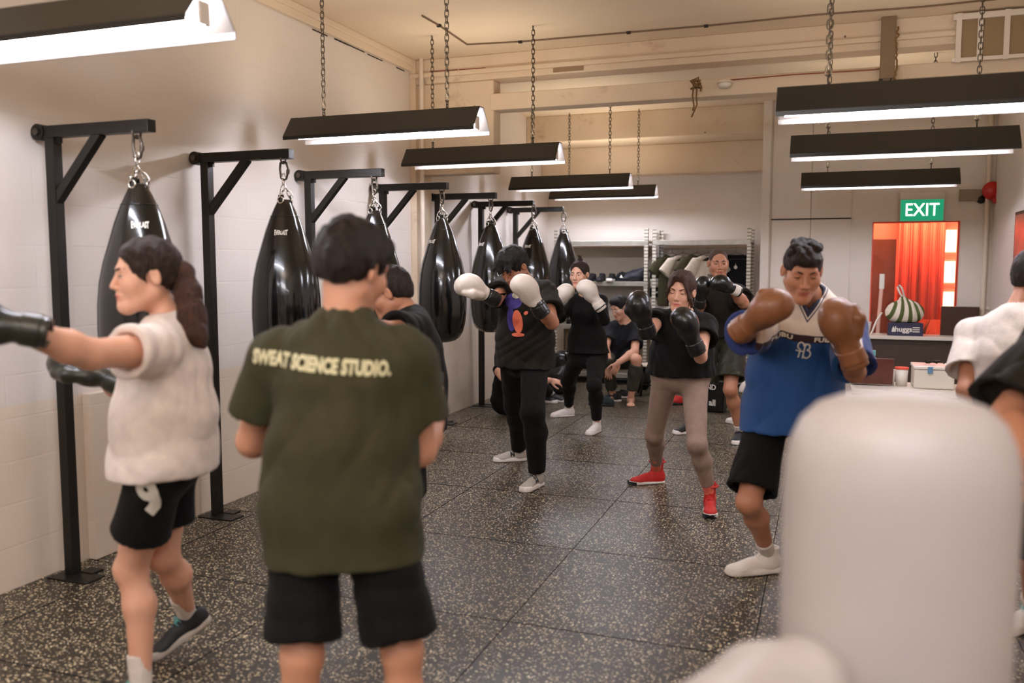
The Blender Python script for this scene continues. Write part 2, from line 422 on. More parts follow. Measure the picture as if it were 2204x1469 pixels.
where = ['nearest the left edge of the photo, ponytailed woman in front', 'second from the left, behind the man in green',
         'third from the left, bag hidden by the man in green', 'fourth along the wall, bag hanging right of the green shirted man',
         'fifth along the wall, behind the man with pale gloves', 'sixth along the wall, second from the far end', 'at the far end of the row beside the metal shelving']
for k in range(7):
    o = rig if k == 0 else dup(rig, (XP, YS[k], 0))
    o['label'] = 'black steel wall bracket, '+where[k]; o['group'] = 'punch bag brackets along the left wall'

def link_ring(mb, c, L, w, r, ax, side):
    """one oval chain link: long axis ax, in the plane of ax and side"""
    ax = np.array(ax, float); side = np.array(side, float); P = []
    for i in range(12):
        a = 2*pi*i/12; P.append(np.array(c)+ax*(L/2-w/2+0.0)*(1 if sin(a) > 0.01 else (-1 if sin(a) < -0.01 else 0))+ax*w/2*sin(a)+side*w/2*cos(a))
    mb.tube(P, r, 6, closed=True)
def make_bag():
    zt = 2.10
    b = thing('punch_bag', '', 'punching bag', (XP+0.49, YS[0], 0))
    prof = [(0.001, 0.88), (0.05, 0.882), (0.10, 0.896), (0.14, 0.925), (0.166, 0.97), (0.182, 1.04), (0.191, 1.12), (0.194, 1.22), (0.191, 1.33), (0.181, 1.43), (0.162, 1.52),
            (0.135, 1.61), (0.108, 1.70), (0.082, 1.77), (0.055, 1.83), (0.038, 1.865), (0.028, 1.875), (0.001, 1.876)]
    me = MB().lathe(prof, n=40).build('bag_body', M_vinyl, b)
    for z, r in ((1.30, 0.1895), (1.78, 0.0785)): MB().tube([(r*cos(t*pi/20), r*sin(t*pi/20), z) for t in range(40)], 0.0025, 5, closed=True).build('seam', M_vinyl, b)
    for a in (0.6, 0.6+2*pi/3, 0.6+4*pi/3):     # top flaps that carry the rings
        f = MB(); ca, sa = cos(a), sin(a)
        f.prism([(0.03*ca-0.02*sa*s_, 0.03*sa+0.02*ca*s_, z) for s_, z in ((-1, 1.81), (1, 1.81), (0.8, 1.90), (-0.8, 1.90))], None, (0.006*ca, 0.006*sa, 0))
        fo = f.build('flap', M_vinyl, b)
        g = MB(); g.tube([np.array((0.04*ca, 0.04*sa, 1.87))+0.018*(cos(t)*np.array((-sa, ca, 0))+sin(t)*np.array((0, 0, 1))) for t in np.linspace(0, 2*pi, 14)[:-1]], 0.005, 6, closed=True)
        g.build('grommet', M_chrome, fo)
    ch = MB()
    for a in (0.6, 0.6+2*pi/3, 0.6+4*pi/3):
        for i in range(2):
            t = (i+0.5)/2; p = np.array((0.042*cos(a)*(1-t), 0.042*sin(a)*(1-t), 1.885+0.075*t))
            d = np.array((-0.042*cos(a), -0.042*sin(a), 0.075)); d /= np.linalg.norm(d)
            sd = np.array((-sin(a), cos(a), 0)) if i % 2 else np.cross(d, (-sin(a), cos(a), 0))
            link_ring(ch, p, 0.044, 0.022, 0.0038, d, sd)
    for i in range(2): link_ring(ch, (0, 0, 1.975+0.026*i), 0.038, 0.024, 0.0042, (0, 0, 1), (1, 0, 0) if i % 2 else (0, 1, 0))
    ch.build('chain', M_chrome, b)
    cb = MB()
    P = [(0.0, 0.0, 1.985), (0.017, 0, 1.99), (0.027, 0, 2.02), (0.031, 0, 2.045), (0.020, 0, 2.08), (0, 0, 2.087), (-0.018, 0, 2.08), (-0.022, 0, 2.045), (-0.015, 0, 1.995)]
    cb.tube(P, 0.0068, 8, closed=True); cb.cyl((0.0275, 0, 2.018), (0.031, 0, 2.042), 0.010, n=8)
    cb.tube([(0.0, 0.024*cos(t), 2.098+0.022*sin(t)) for t in np.linspace(0, 2*pi, 14)[:-1]], 0.0055, 8, closed=True)
    cb.build('carabiner', M_dchrome, b)
    return b
bag = make_bag()
# brand lettering pressed on the upper cone
bv = np.array([v.co[:] for v in KIDS[bag.name][0].data.vertices]); bf = [tuple(p.vertices) for p in KIDS[bag.name][0].data.polygons if len(p.vertices) == 4]
V, T = text_mesh('EVERLAST', 0.034, bold=0.0014, spacing=0.92)
V = np.array([(x*0.52, y*(0.85+abs(x)*6.0), z) for x, y, z in V])
BAGX = [at(300, 600, 3.9), None]
spots = [(300, 0), (612, 0), (806, 0), (951, 0), (1056, 0), (1148, 0), (1213, 0)]
bag_lab = ['behind the ponytailed woman at the far left', 'white lettering high on its front, left of the man in green', 'mostly hidden behind the head of the man in green',
           'hanging clear right of the man in green', 'behind the man raising pale gloves', 'between two others near the far end, partly behind a head', 'last of the row beside the shelving, strong glossy reflections']
from mathutils import Matrix as _M
for k in range(7):
    o = bag if k == 0 else dup(bag, None)
    px = atY(spots[k][0], 450, YS[k])[0]
    o.location = (float(px), YS[k], 0)
    o.rotation_euler = (0, 0, [-0.05, 0.02, -0.35, -0.55, -0.6, -0.25, 0.3][k])
    o['label'] = 'black teardrop punch bag, '+bag_lab[k]; o['group'] = 'teardrop punch bags on the left wall'
    if k in (0, 1, 3, 4, 5):
        pass
bag_objs = [o for o in COL.objects if o.name.startswith('punch_bag')]
YO = [0.0, 0.2, 0.5, 0.85, 0.9, 0.55, 1.9]
for o in bag_objs:
    a = o.rotation_euler[2]
    yaw_to_cam = math.atan2(-o.location[1], -o.location[0]) - a - YO[bag_objs.index(o)]
    X = np.array((-sin(yaw_to_cam), cos(yaw_to_cam), 0)); Z = np.array((cos(yaw_to_cam), sin(yaw_to_cam), 0))
    decal('lettering', (V, T), M_ink, (bv, bf), Z*0.2+np.array((0, 0, 1.685)), X, (0, 0, 1), o, 0.0015, 0.02)

# ================================================================ hanging lamps
def make_lamp(L=1.28):
    l = thing('hanging_lamp', '', 'light fixture', (0, 0, 0))      # origin: middle of the lower rim
    w, tw, h, th = 0.125, 0.032, 0.125, 0.004
    hb = MB(); sec = [(-w, 0), (-tw, h), (tw, h), (w, 0), (w-0.006, 0.0), (tw-0.004, h-th), (-tw+0.004, h-th), (-w+0.006, 0.0)]
    lip = 0.022
    sec = [(-w, -lip), (-w, 0), (-tw, h), (tw, h), (w, 0), (w, -lip), (w-th, -lip), (w-th, 0), (tw-th, h-th), (-tw+th, h-th), (-w+th, 0), (-w+th, -lip)]
    n = len(sec); P = [(-L/2, y, z) for y, z in sec]+[(L/2, y, z) for y, z in sec]
    for i in range(n):
        j = (i+1) % n; hb.cur = 1 if 6 <= i <= 10 else 0
        hb.add([P[i], P[j], P[n+j], P[n+i]], [(0, 1, 2, 3)], False)
    hb.cur = 0
    for e in (0, n):
        for a, b, c, d in ((0, 1, 10, 11), (1, 2, 9, 10), (2, 3, 8, 9), (3, 4, 7, 8), (4, 5, 6, 7)): hb.add([P[e+a], P[e+b], P[e+c], P[e+d]], [(0, 1, 2, 3)], False)
    hb.build('hood', [M_hood, M_hoodin], l)
    for s in (-1, 1):
        MB().box((s*(L/2-0.03), 0, 0.035), (0.012, 0.05, 0.075)).build('tube_socket', M_white, l, 0.004)
    MB().cyl((-L/2+0.035, 0.0, 0.012), (L/2-0.035, 0.0, 0.012), 0.017, n=16).build('tube', M_tube, l)
    for s in (-1, 1):
        x = s*(L/2-0.22); MB().tube([(x, 0.014*cos(t), h+0.012+0.016*sin(t)) for t in np.linspace(0, 2*pi, 12)[:-1]], 0.003, 6, closed=True).build('hook', M_dchrome, l)
    return l, h
ZLMP = {}
UPFILL = 3.6      # added fill above each closed hood, brightens ceiling and upper walls
lampP, LH = make_lamp()
def chain_obj(name, x, y, z0, z1, label):
    c = MB(); pitch = 0.034; n = int((z1-z0)/pitch)
    for i in range(n): link_ring(c, (0, 0, (i+0.5)*(z1-z0)/n), 0.046, 0.024, 0.0032, (0, 0, 1), (1, 0, 0) if i % 2 else (0, 1, 0))
    return c
chain_cache = {}
def chains(root, z, L=1.28):
    for s in (-1, 1):
        key = round(z, 3)
        if key not in chain_cache:
            chain_cache[key] = chain_obj('c', 0, 0, z+LH+0.012, ZC, '').build('chain', M_dchrome, root)
            o = chain_cache[key]
        else:
            o = chain_cache[key].copy(); COL.objects.link(o); o.parent = root; KIDS.setdefault(root.name, []).append(o)
        o.location = (s*(L/2-0.22), 0, LH+0.012)
ZL, ZR = 2.30, 2.20
XLm, XRm = -2.56, 0.40
lamps = [(XLm, 2.42, ZL, 'top left corner of the photo, nearest of the left row'), (XLm, 4.80, ZL, 'second of the left row, above the man in green'),
         (XLm, 6.40, ZL, 'third of the left row, above the middle bags'), (XLm+0.02, 8.82, ZL, 'fourth of the left row, over the far bags'),
         (XLm+0.03, 10.2, ZL, 'last of the left row, low in front of the back wall'),
         (XRm, 4.30, ZR, 'nearest of the right row, cut by the right edge'), (XRm, 5.93, ZR, 'middle of the right row'), (XRm, 8.37, ZR, 'last of the right row, above the green exit sign'),
         (XLm, 0.3, ZL, 'left row, behind the photographer'), (XRm, 0.2, ZR, 'right row, out of frame above the photographer'), (XLm, -2.0, ZL, 'left row, far behind the photographer'), (XRm, -2.2, ZR, 'right row, far behind the photographer')]
for k, (x, y, z, lb) in enumerate(lamps):
    o = lampP if k == 0 else dup_l(lampP) if False else None
    if k == 0: o = lampP; proto_kids = list(KIDS[lampP.name])
    else:
        o = lampP.copy(); COL.objects.link(o)
        for ch in proto_kids:
            c = ch.copy(); COL.objects.link(c); c.parent = o; KIDS.setdefault(o.name, []).append(c)
    o.location = (x, y, z); o['label'] = 'black hooded tube lamp, '+lb; o['group'] = 'hooded lamps hanging from the ceiling'
    chains(o, z)
    ul = bpy.data.lights.new('upward_fill', 'AREA'); ul.shape = 'RECTANGLE'; ul.size = 1.2; ul.size_y = 0.22; ul.energy = UPFILL; ul.color = (1.0, 0.84, 0.66)  # added upward fill, not light from the tube
    uo = bpy.data.objects.new('upward_fill', ul); COL.objects.link(uo); uo.parent = o; uo.location = (0, 0, LH+0.05); uo.rotation_euler = (pi, 0, 0)
# ================================================================ smooth solid modelling: fields -> surfaces
f32 = np.float32
def A3(*x): return np.array(x, dtype=f32)
def sd_sph(c, r):
    c = np.asarray(c, f32); return lambda P: np.linalg.norm(P-c, axis=1)-r
def sd_cone(a, b, ra, rb):
    a = np.asarray(a, f32); ba = np.asarray(b, f32)-a; L2 = float(ba@ba)+1e-12
    def f(P):
        pa = P-a; t = np.clip(pa@ba/L2, 0, 1)
        q = pa-t[:, None]*ba
        return np.sqrt((q*q).sum(1))-(ra+t*(rb-ra))
    return f
def sd_ell(c, R, r):
    c = np.asarray(c, f32); R = np.asarray(R, f32); r = np.asarray(r, f32)
    def f(P):
        q = P-c; n = np.sqrt((q*q).sum(1))+1e-6; s = (q@R)/r; k = np.sqrt((s*s).sum(1))+1e-6
        return (k-1)*n/k
    return f
def sd_econe(a, b, A, B, lat, endr=None):
    """elliptical cone with rounded ends: A=(rx, ry) at a, B at b; x along lat"""
    a = np.asarray(a, f32); b = np.asarray(b, f32); ba = b-a; L = float(np.linalg.norm(ba)); z = ba/L
    x = np.asarray(lat, f32); x = x-z*(x@z); x /= np.linalg.norm(x); y = np.cross(z, x)
    def f(P):
        pa = P-a; h = pa@z; t = np.clip(h/L, 0, 1); over = h-t*L
        rx = A[0]+t*(B[0]-A[0]); ry = A[1]+t*(B[1]-A[1]); rz = endr if endr else np.minimum(rx, ry)
        qx = pa@x; qy = pa@y
        n = np.sqrt(qx*qx+qy*qy+over*over)+1e-6; k = np.sqrt((qx/rx)**2+(qy/ry)**2+(over/rz)**2)+1e-6
        return (k-1)*n/k
    return f
def sd_plane(p, n):      # negative side is kept where n points away
    p = np.asarray(p, f32); n = np.asarray(n, f32); n = n/np.linalg.norm(n)
    return lambda P: (P-p)@n
def smin(a, b, k):
    if k <= 0: return np.minimum(a, b)
    h = np.maximum(k-np.abs(a-b), 0)/k
    return np.minimum(a, b)-h*h*k*0.25
class SDF:
    def __init__(s): s.ops = []; s.disp = None
    def u(s, f, k=0.02): s.ops.append(('u', f, k)); return s
    def s_(s, f, k=0.01): s.ops.append(('s', f, k)); return s
    def i(s, f, k=0.0): s.ops.append(('i', f, k)); return s
    def __call__(s, P):
        d = None
        for op, f, k in s.ops:
            e = f(P)
            if d is None: d = e
            elif op == 'u': d = smin(d, e, k)
            elif op == 's': d = -smin(-d, e, k)
            else: d = -smin(-d, -e, k)
        if s.disp is not None: d = d+s.disp(P)
        return d
def inter(*fs): return lambda P: np.maximum.reduce([f(P) for f in fs])
def wob(freq, seed=0, stretch=(1, 1, 1)):
    r = np.random.RandomState(seed); W_ = []
    for i in range(4):
        k = r.normal(size=3); k /= np.linalg.norm(k); W_.append((k*np.array(stretch)*freq*(0.6+0.35*i), r.uniform(0, 6.28), r.normal(size=3)*freq*0.5))
    def f(P):
        o = 0
        for k, ph, k2 in W_: o = o+np.sin(P@k.astype(f32)+ph+1.3*np.sin(P@k2.astype(f32)+ph*2))
        return o/4
    return f
def iso(F, lo, hi, h):
    """surface nets over active blocks -> verts, quads"""
    B = 6; lo = np.asarray(lo, f32)-h*2; hi = np.asarray(hi, f32)+h*2
    nb = np.maximum(np.ceil((hi-lo)/(h*B)).astype(int), 1); n = nb*B+1
    cc = np.stack(np.meshgrid(*[np.arange(k) for k in nb], indexing='ij'), -1).reshape(-1, 3)
    cen = (lo+(cc+0.5)*B*h).astype(f32)
    dc = F(cen); act = np.abs(dc) < h*B*0.87*1.9+0.012
    D = np.repeat(np.repeat(np.repeat(dc.reshape(nb), B, 0), B, 1), B, 2); D = np.pad(D, ((0, 1),)*3, mode='edge').astype(f32)
    ac = cc[act]; off = np.stack(np.meshgrid(*[np.arange(B+1)]*3, indexing='ij'), -1).reshape(-1, 3)
    for i in range(0, len(ac), 1500):
        idx = (ac[i:i+1500, None, :]*B+off[None]).reshape(-1, 3)
        v = F((lo+idx*h).astype(f32)); D[idx[:, 0], idx[:, 1], idx[:, 2]] = v
    S = D < 0
    # cells with a sign change
    c = np.zeros(tuple(n-1), np.int8)
    cs = [(0,0,0),(1,0,0),(0,1,0),(1,1,0),(0,0,1),(1,0,1),(0,1,1),(1,1,1)]
    for dx, dy, dz in cs: c += S[dx:n[0]-1+dx, dy:n[1]-1+dy, dz:n[2]-1+dz]
    cell = np.argwhere((c > 0) & (c < 8))
    if len(cell) == 0: return np.zeros((0, 3)), np.zeros((0, 4), int)
    idmap = np.full(tuple(n-1), -1, np.int32); idmap[cell[:, 0], cell[:, 1], cell[:, 2]] = np.arange(len(cell))
    vals = np.stack([D[cell[:, 0]+a, cell[:, 1]+b, cell[:, 2]+g] for a, b, g in cs], 1)
    acc = np.zeros((len(cell), 3)); cnt = np.zeros(len(cell))
    E_ = [(i, j) for i in range(8) for j in range(i+1, 8) if sum(abs(cs[i][q]-cs[j][q]) for q in range(3)) == 1]
    for i, j in E_:
        a, b = vals[:, i], vals[:, j]; m = (a < 0) != (b < 0)
        t = np.where(m, a/np.where(m, a-b, 1), 0)
        p = np.array(cs[i])+t[:, None]*(np.array(cs[j])-np.array(cs[i]))
        acc += p*m[:, None]; cnt += m
    V = lo+(cell+acc/cnt[:, None])*h
    Q = []
    for ax in range(3):
        o1, o2 = (ax+1) % 3, (ax+2) % 3
        sl0 = [slice(None)]*3; sl1 = [slice(None)]*3; sl0[ax] = slice(0, -1); sl1[ax] = slice(1, None)
        ch = S[tuple(sl0)] != S[tuple(sl1)]
        e = np.argwhere(ch); e = e[(e[:, o1] > 0) & (e[:, o2] > 0) & (e[:, o1] < n[o1]-1) & (e[:, o2] < n[o2]-1)]
        ins = S[e[:, 0], e[:, 1], e[:, 2]]
        q = []
        for a, b in ((0, 0), (1, 0), (1, 1), (0, 1)):
            w = e.copy(); w[:, o1] -= a; w[:, o2] -= b; q.append(idmap[w[:, 0], w[:, 1], w[:, 2]])
        q = np.stack(q, 1); q[~ins] = q[~ins][:, ::-1]
        Q.append(q)
    Q = np.concatenate(Q); Q = Q[(Q >= 0).all(1)]
    # orient outwards: check against the field
    if len(Q):
        s = Q[:: max(1, len(Q)//200)]; nn = np.cross(V[s[:, 2]]-V[s[:, 0]], V[s[:, 3]]-V[s[:, 1]]); nn /= (np.linalg.norm(nn, axis=1)[:, None]+1e-9)
        cpt = V[s].mean(1)
        if (F((cpt+nn*h*0.5).astype(f32)) < F((cpt-nn*h*0.5).astype(f32))).mean() > 0.5: Q = Q[:, ::-1]
    return V, Q
def xf(V, R, t, s=1.0): return np.asarray(V)@(np.asarray(R).T*s)+np.asarray(t)
def merge(parts):
    Vs = []; Qs = []; n = 0
    for V, Q in parts: Vs.append(V); Qs.append(np.asarray(Q)+n); n += len(V)
    return np.concatenate(Vs), np.concatenate(Qs)
def keep_mesh(V, Q, m):       # keep quads whose vertices all satisfy m
    q = Q[m[Q].all(1)]; used = np.unique(q); r = np.full(len(V), -1); r[used] = np.arange(len(used)); return V[used], r[q]

def folds(freq, seed=0, stretch=(1, 1, 0.5)):
    """cloth folds: sharp ridges that wander, plus a soft swell"""
    r = np.random.RandomState(seed+100); st = np.array(stretch, f32); W_ = []
    for i in range(3):
        k = r.normal(size=3)*st; k /= np.linalg.norm(k); W_.append(((k*freq*(0.55+0.5*i)).astype(f32), r.uniform(0, 6.28), (r.normal(size=3)*freq*0.28).astype(f32), (r.normal(size=3)*freq*0.2).astype(f32)))
    def f(P):
        o = 0
        for k, ph, k2, k3 in W_:
            a = np.sin(P@k+ph+1.1*np.sin(P@k2+ph*2)); m = 0.5+0.5*np.sin(P@k3+ph*3)
            o = o+(1-2*np.abs(a)**0.7)*m
        return o/1.7
    return f
# ================================================================ people
def skin_mat(name, rgb, lip):
    g = NT(name); a = g.n('Attribute'); a.attribute_name = 'lip'
    tc = g.n('TexCoord'); n1 = g.noise(tc.outputs['Object'], 9, 4)
    c = g.mix(n1, srgb(*rgb), srgb(int(rgb[0]*0.93), int(rgb[1]*0.86), int(rgb[2]*0.82)))
    g.l(g.mix(a.outputs['Fac'], c, srgb(*lip)), g.b.inputs['Base Color']); g.b.inputs['Roughness'].default_value = 0.5
    g.b.inputs['Subsurface Weight'].default_value = 0.15; g.b.inputs['Subsurface Radius'].default_value = (0.012, 0.005, 0.003); g.b.inputs['Subsurface Scale'].default_value = 1.0
    g.bump(g.noise(tc.outputs['Object'], 160, 3), 0.08, 0.004)
    return g.m
SK_light = skin_mat('skin_light', (224, 176, 150), (196, 104, 92))
SK_mid = skin_mat('skin_mid', (208, 156, 126), (176, 96, 80))
SK_tan = skin_mat('skin_tan', (188, 134, 104), (160, 84, 70))
def cloth(name, rgb, rough=0.85, bscale=220, bump=0.25):
    m = mat(name, rgb, rough, bump=bump, bscale=bscale, var=0.08, vscale=25, sheen=0.03, spec=0.22); nt = m.node_tree
    tc = nt.nodes.new('ShaderNodeTexCoord'); n = nt.nodes.new('ShaderNodeTexNoise'); n.noise_type = 'RIDGED_MULTIFRACTAL' if bscale < 250 else 'FBM'
    mp = nt.nodes.new('ShaderNodeMapping'); mp.inputs['Scale'].default_value = (1, 1, 0.55); mp.inputs['Rotation'].default_value = (0.4, 0.3, 0)
    nt.links.new(tc.outputs['Object'], mp.inputs[0]); nt.links.new(mp.outputs[0], n.inputs[0]); n.inputs['Scale'].default_value = 7; n.inputs['Detail'].default_value = 1.5; n.inputs['Distortion'].default_value = 0.6
    b2 = nt.nodes.new('ShaderNodeBump'); b2.inputs['Strength'].default_value = 0.55; b2.inputs['Distance'].default_value = 0.02
    pb = nt.nodes['Principled BSDF']; old = pb.inputs['Normal'].links[0].from_node
    nt.links.new(n.outputs[0], b2.inputs['Height']); nt.links.new(b2.outputs[0], old.inputs['Normal'])
    return m
def hair_mat(name, rgb, hi):
    g = NT(name); tc = g.n('TexCoord'); mp = g.n('Mapping'); g.l(tc.outputs['Object'], mp.inputs[0]); mp.inputs['Scale'].default_value = (1, 1, 0.16)
    n1 = g.noise(mp.outputs[0], 160, 4, 0.7)
    g.l(g.mix(g.rng(n1, 0.4, 0.75), srgb(*rgb), srgb(*hi)), g.b.inputs['Base Color']); g.b.inputs['Roughness'].default_value = 0.55; g.b.inputs['Specular IOR Level'].default_value = 0.3
    g.bump(n1, 0.8, 0.012); return g.m
HA_black = hair_mat('hair_black', (12, 9, 8), (30, 23, 18)); HA_brown = hair_mat('hair_brown', (40, 23, 14), (92, 54, 33)); HA_dbrown = hair_mat('hair_dark_brown', (28, 18, 12), (68, 45, 31))
M_eye = mat('eye_white', (220, 205, 190), 0.25); M_iris = mat('iris_dark', (30, 18, 12), 0.15)

FH = np.array([-sin(YAW), cos(YAW), 0.0])      # horizontal viewing direction
def facing(phi):
    p = math.radians(phi); return -FH*cos(p)-RT*sin(p)
UP = np.array([0, 0, 1.0])
def unit(v): v = np.asarray(v, float); return v/np.linalg.norm(v)
def depth_of(p): return float((np.asarray(p)-CAM)@FWD)
def solve(par, u, v, L, sgn):
    r = ray(u, v); o = CAM-par; a = r@r; b = 2*r@o; c = o@o-L*L; D = b*b-4*a*c
    if D < 0:
        t = -b/(2*a); p = CAM+r*t; return par+unit(p-par)*L
    t = (-b+sgn*sqrt(D))/(2*a); return CAM+r*t
def knee(hip, ank, u, v, L1, L2):
    best = None; d0 = (depth_of(hip)+depth_of(ank))/2
    for t in np.linspace(d0-0.5, d0+0.5, 201):
        p = CAM+ray(u, v)*t; e = (np.linalg.norm(p-hip)-L1)**2+(np.linalg.norm(p-ank)-L2)**2
        if best is None or e < best[0]: best = (e, p)
    return best[1]
class Rig:
    def __init__(j, H, d, pel, neck, head, fp, fc, fh, sh=None, el=None, wr=None, kn=None, an=None, toe=None, pitch=0, roll=0, fem=False, wide=1.0, armf=1.08):
        s = H/1.72; j.s = s; j.H = H; j.fem = fem; j.wide = wide; j.armf = armf
        j.pc = at(pel[0], pel[1], d); j.nb = at(neck[0], neck[1], d+neck[2]); j.hc = at(head[0], head[1], d+head[2])
        j.ff = facing(fp); j.plat = np.cross(j.ff, UP)                 # person's right
        j.cf = facing(fc); j.spine = unit(j.nb-j.pc)
        j.clat = unit(np.cross(j.cf, j.spine)); j.cfr = np.cross(j.spine, j.clat)
        y = facing(fh); pt = math.radians(pitch); x = np.cross(y, UP); y2 = y*cos(pt)-UP*sin(pt); z2 = np.cross(x, y2)
        ro = math.radians(roll); j.hR = np.array([x*cos(ro)+z2*sin(ro), y2, z2*cos(ro)-x*sin(ro)]).T
        hw = 0.095*s; sw = (0.165 if fem else 0.185)*s*wide
        j.hip = {'R': j.pc+j.plat*hw-UP*0.05*s, 'L': j.pc-j.plat*hw-UP*0.05*s}
        j.sh = {}
        for k, sg in (('R', 1), ('L', -1)):
            p = j.nb+j.clat*sg*sw-j.spine*0.055*s
            if sh and k in sh and sh[k]: p = at(sh[k][0], sh[k][1], depth_of(p)+(sh[k][2] if len(sh[k]) > 2 else 0))
            j.sh[k] = p
        LU, LF, LT, LS = 0.172*H, 0.150*H, 0.245*H, 0.245*H
        j.el = {}; j.wr = {}; j.kn = {}; j.an = {}; j.toe = toe or {}
        for k in 'RL':
            e = el[k]; j.el[k] = solve(j.sh[k], e[0], e[1], LU, e[2])
            w = wr[k]; j.wr[k] = solve(j.el[k], w[0], w[1], LF, w[2])
            a = an[k]; j.an[k] = atz(a[0], a[1], a[2] if len(a) > 2 else 0.09)
            n = kn[k]; j.kn[k] = knee(j.hip[k], j.an[k], n[0], n[1], LT, LS)
        print('rig H%.2f torso %.2f(.50) neck-head %.2f' % (H, np.linalg.norm(j.nb-j.pc), np.linalg.norm(j.hc-j.nb)),
              'pelz %.2f nbz %.2f headz %.2f' % (j.pc[2], j.nb[2], j.hc[2]),
              ' '.join('%s sh%.2f ua%.2f/%.2f fa%.2f th%.2f/%.2f ca%.2f' % (k, np.linalg.norm(j.sh[k]-j.nb), np.linalg.norm(j.el[k]-j.sh[k]), LU, np.linalg.norm(j.wr[k]-j.el[k]), np.linalg.norm(j.kn[k]-j.hip[k]), LT, np.linalg.norm(j.kn[k]-j.an[k])) for k in 'RL'))
        j.base = np.array([j.pc[0], j.pc[1], 0.0])
def torso(F, j, o=0.0, k=0.05, waist_min=False, belly=0.0):
    s = j.s; fem = j.fem; sp = j.nb-j.pc; w = j.wide
    pr = ((0.168, 0.115) if fem else (0.160, 0.115)); wr_ = ((0.125, 0.092) if fem else (0.140, 0.102)); cr_ = ((0.142, 0.105) if fem else (0.165, 0.120)); ur = ((0.115, 0.07) if fem else (0.135, 0.080))
    if waist_min: wr_ = (cr_[0]*0.98, cr_[1]*1.0)
    S = lambda r: (r[0]*s*w+o, (r[1]+belly*(r is wr_))*s+o)
    ml = unit(j.plat+j.clat)
    F.u(sd_econe(j.pc-UP*0.02*s, j.pc+sp*0.30, S(pr), S(wr_), j.plat), 0)
    F.u(sd_econe(j.pc+sp*0.30, j.pc+sp*0.66, S(wr_), S(cr_), ml), k)
    F.u(sd_econe(j.pc+sp*0.66, j.pc+sp*0.86, S(cr_), S(ur), j.clat), k)
    for kk in 'RL':
        F.u(sd_cone(j.nb-sp*0.03, j.sh[kk], 0.050*s+o*0.7, 0.048*s+o*0.8), 0.05)
        F.u(sd_sph(j.sh[kk], 0.056*s+o), 0.03)
    if fem:
        for q in (-1, 1): F.u(sd_sph(j.pc+sp*0.62+j.clat*q*0.060*s+j.cfr*0.070*s, 0.054*s+o*0.9), 0.04)
    return F
def limb(F, j, which, o=0.0, k=0.03):
    s = j.s; f = (0.9 if j.fem else 1.0)*j.armf
    for kk in 'RL':
        if which == 'arm':
            F.u(sd_cone(j.sh[kk], j.el[kk], (0.050*f)*s+o, (0.039*f)*s+o), k)
            m = j.el[kk]+(j.wr[kk]-j.el[kk])*0.3
            F.u(sd_cone(j.el[kk], m, 0.039*f*s+o, 0.041*f*s+o), 0.02); F.u(sd_cone(m, j.wr[kk], 0.041*f*s+o, 0.027*f*s+o), 0.02)
        else:
            leg(F, j, kk, o, k)
def leg(F, j, kk, o=0.0, k=0.03, lower=True, oh=None):
    s = j.s; hip, kn, an = j.hip[kk], j.kn[kk], j.an[kk]
    fr = j.ff; ax = unit(an-hip)
    back = -unit(fr-ax*(fr@ax))
    oh = o if oh is None else oh
    F.u(sd_cone(hip, kn, 0.086*s+oh, 0.054*s+o), k)
    F.u(sd_sph(hip+back*0.028*s+UP*0.02, 0.092*s+oh), 0.05)
    F.u(sd_sph(kn-back*0.008*s, 0.052*s+o), 0.02)
    if lower:
        m = kn+(an-kn)*0.32+back*0.018*s
        F.u(sd_cone(kn, m, 0.048*s+o, 0.054*s+o), 0.03); F.u(sd_cone(m, an, 0.052*s+o, 0.033*s+o), 0.03)
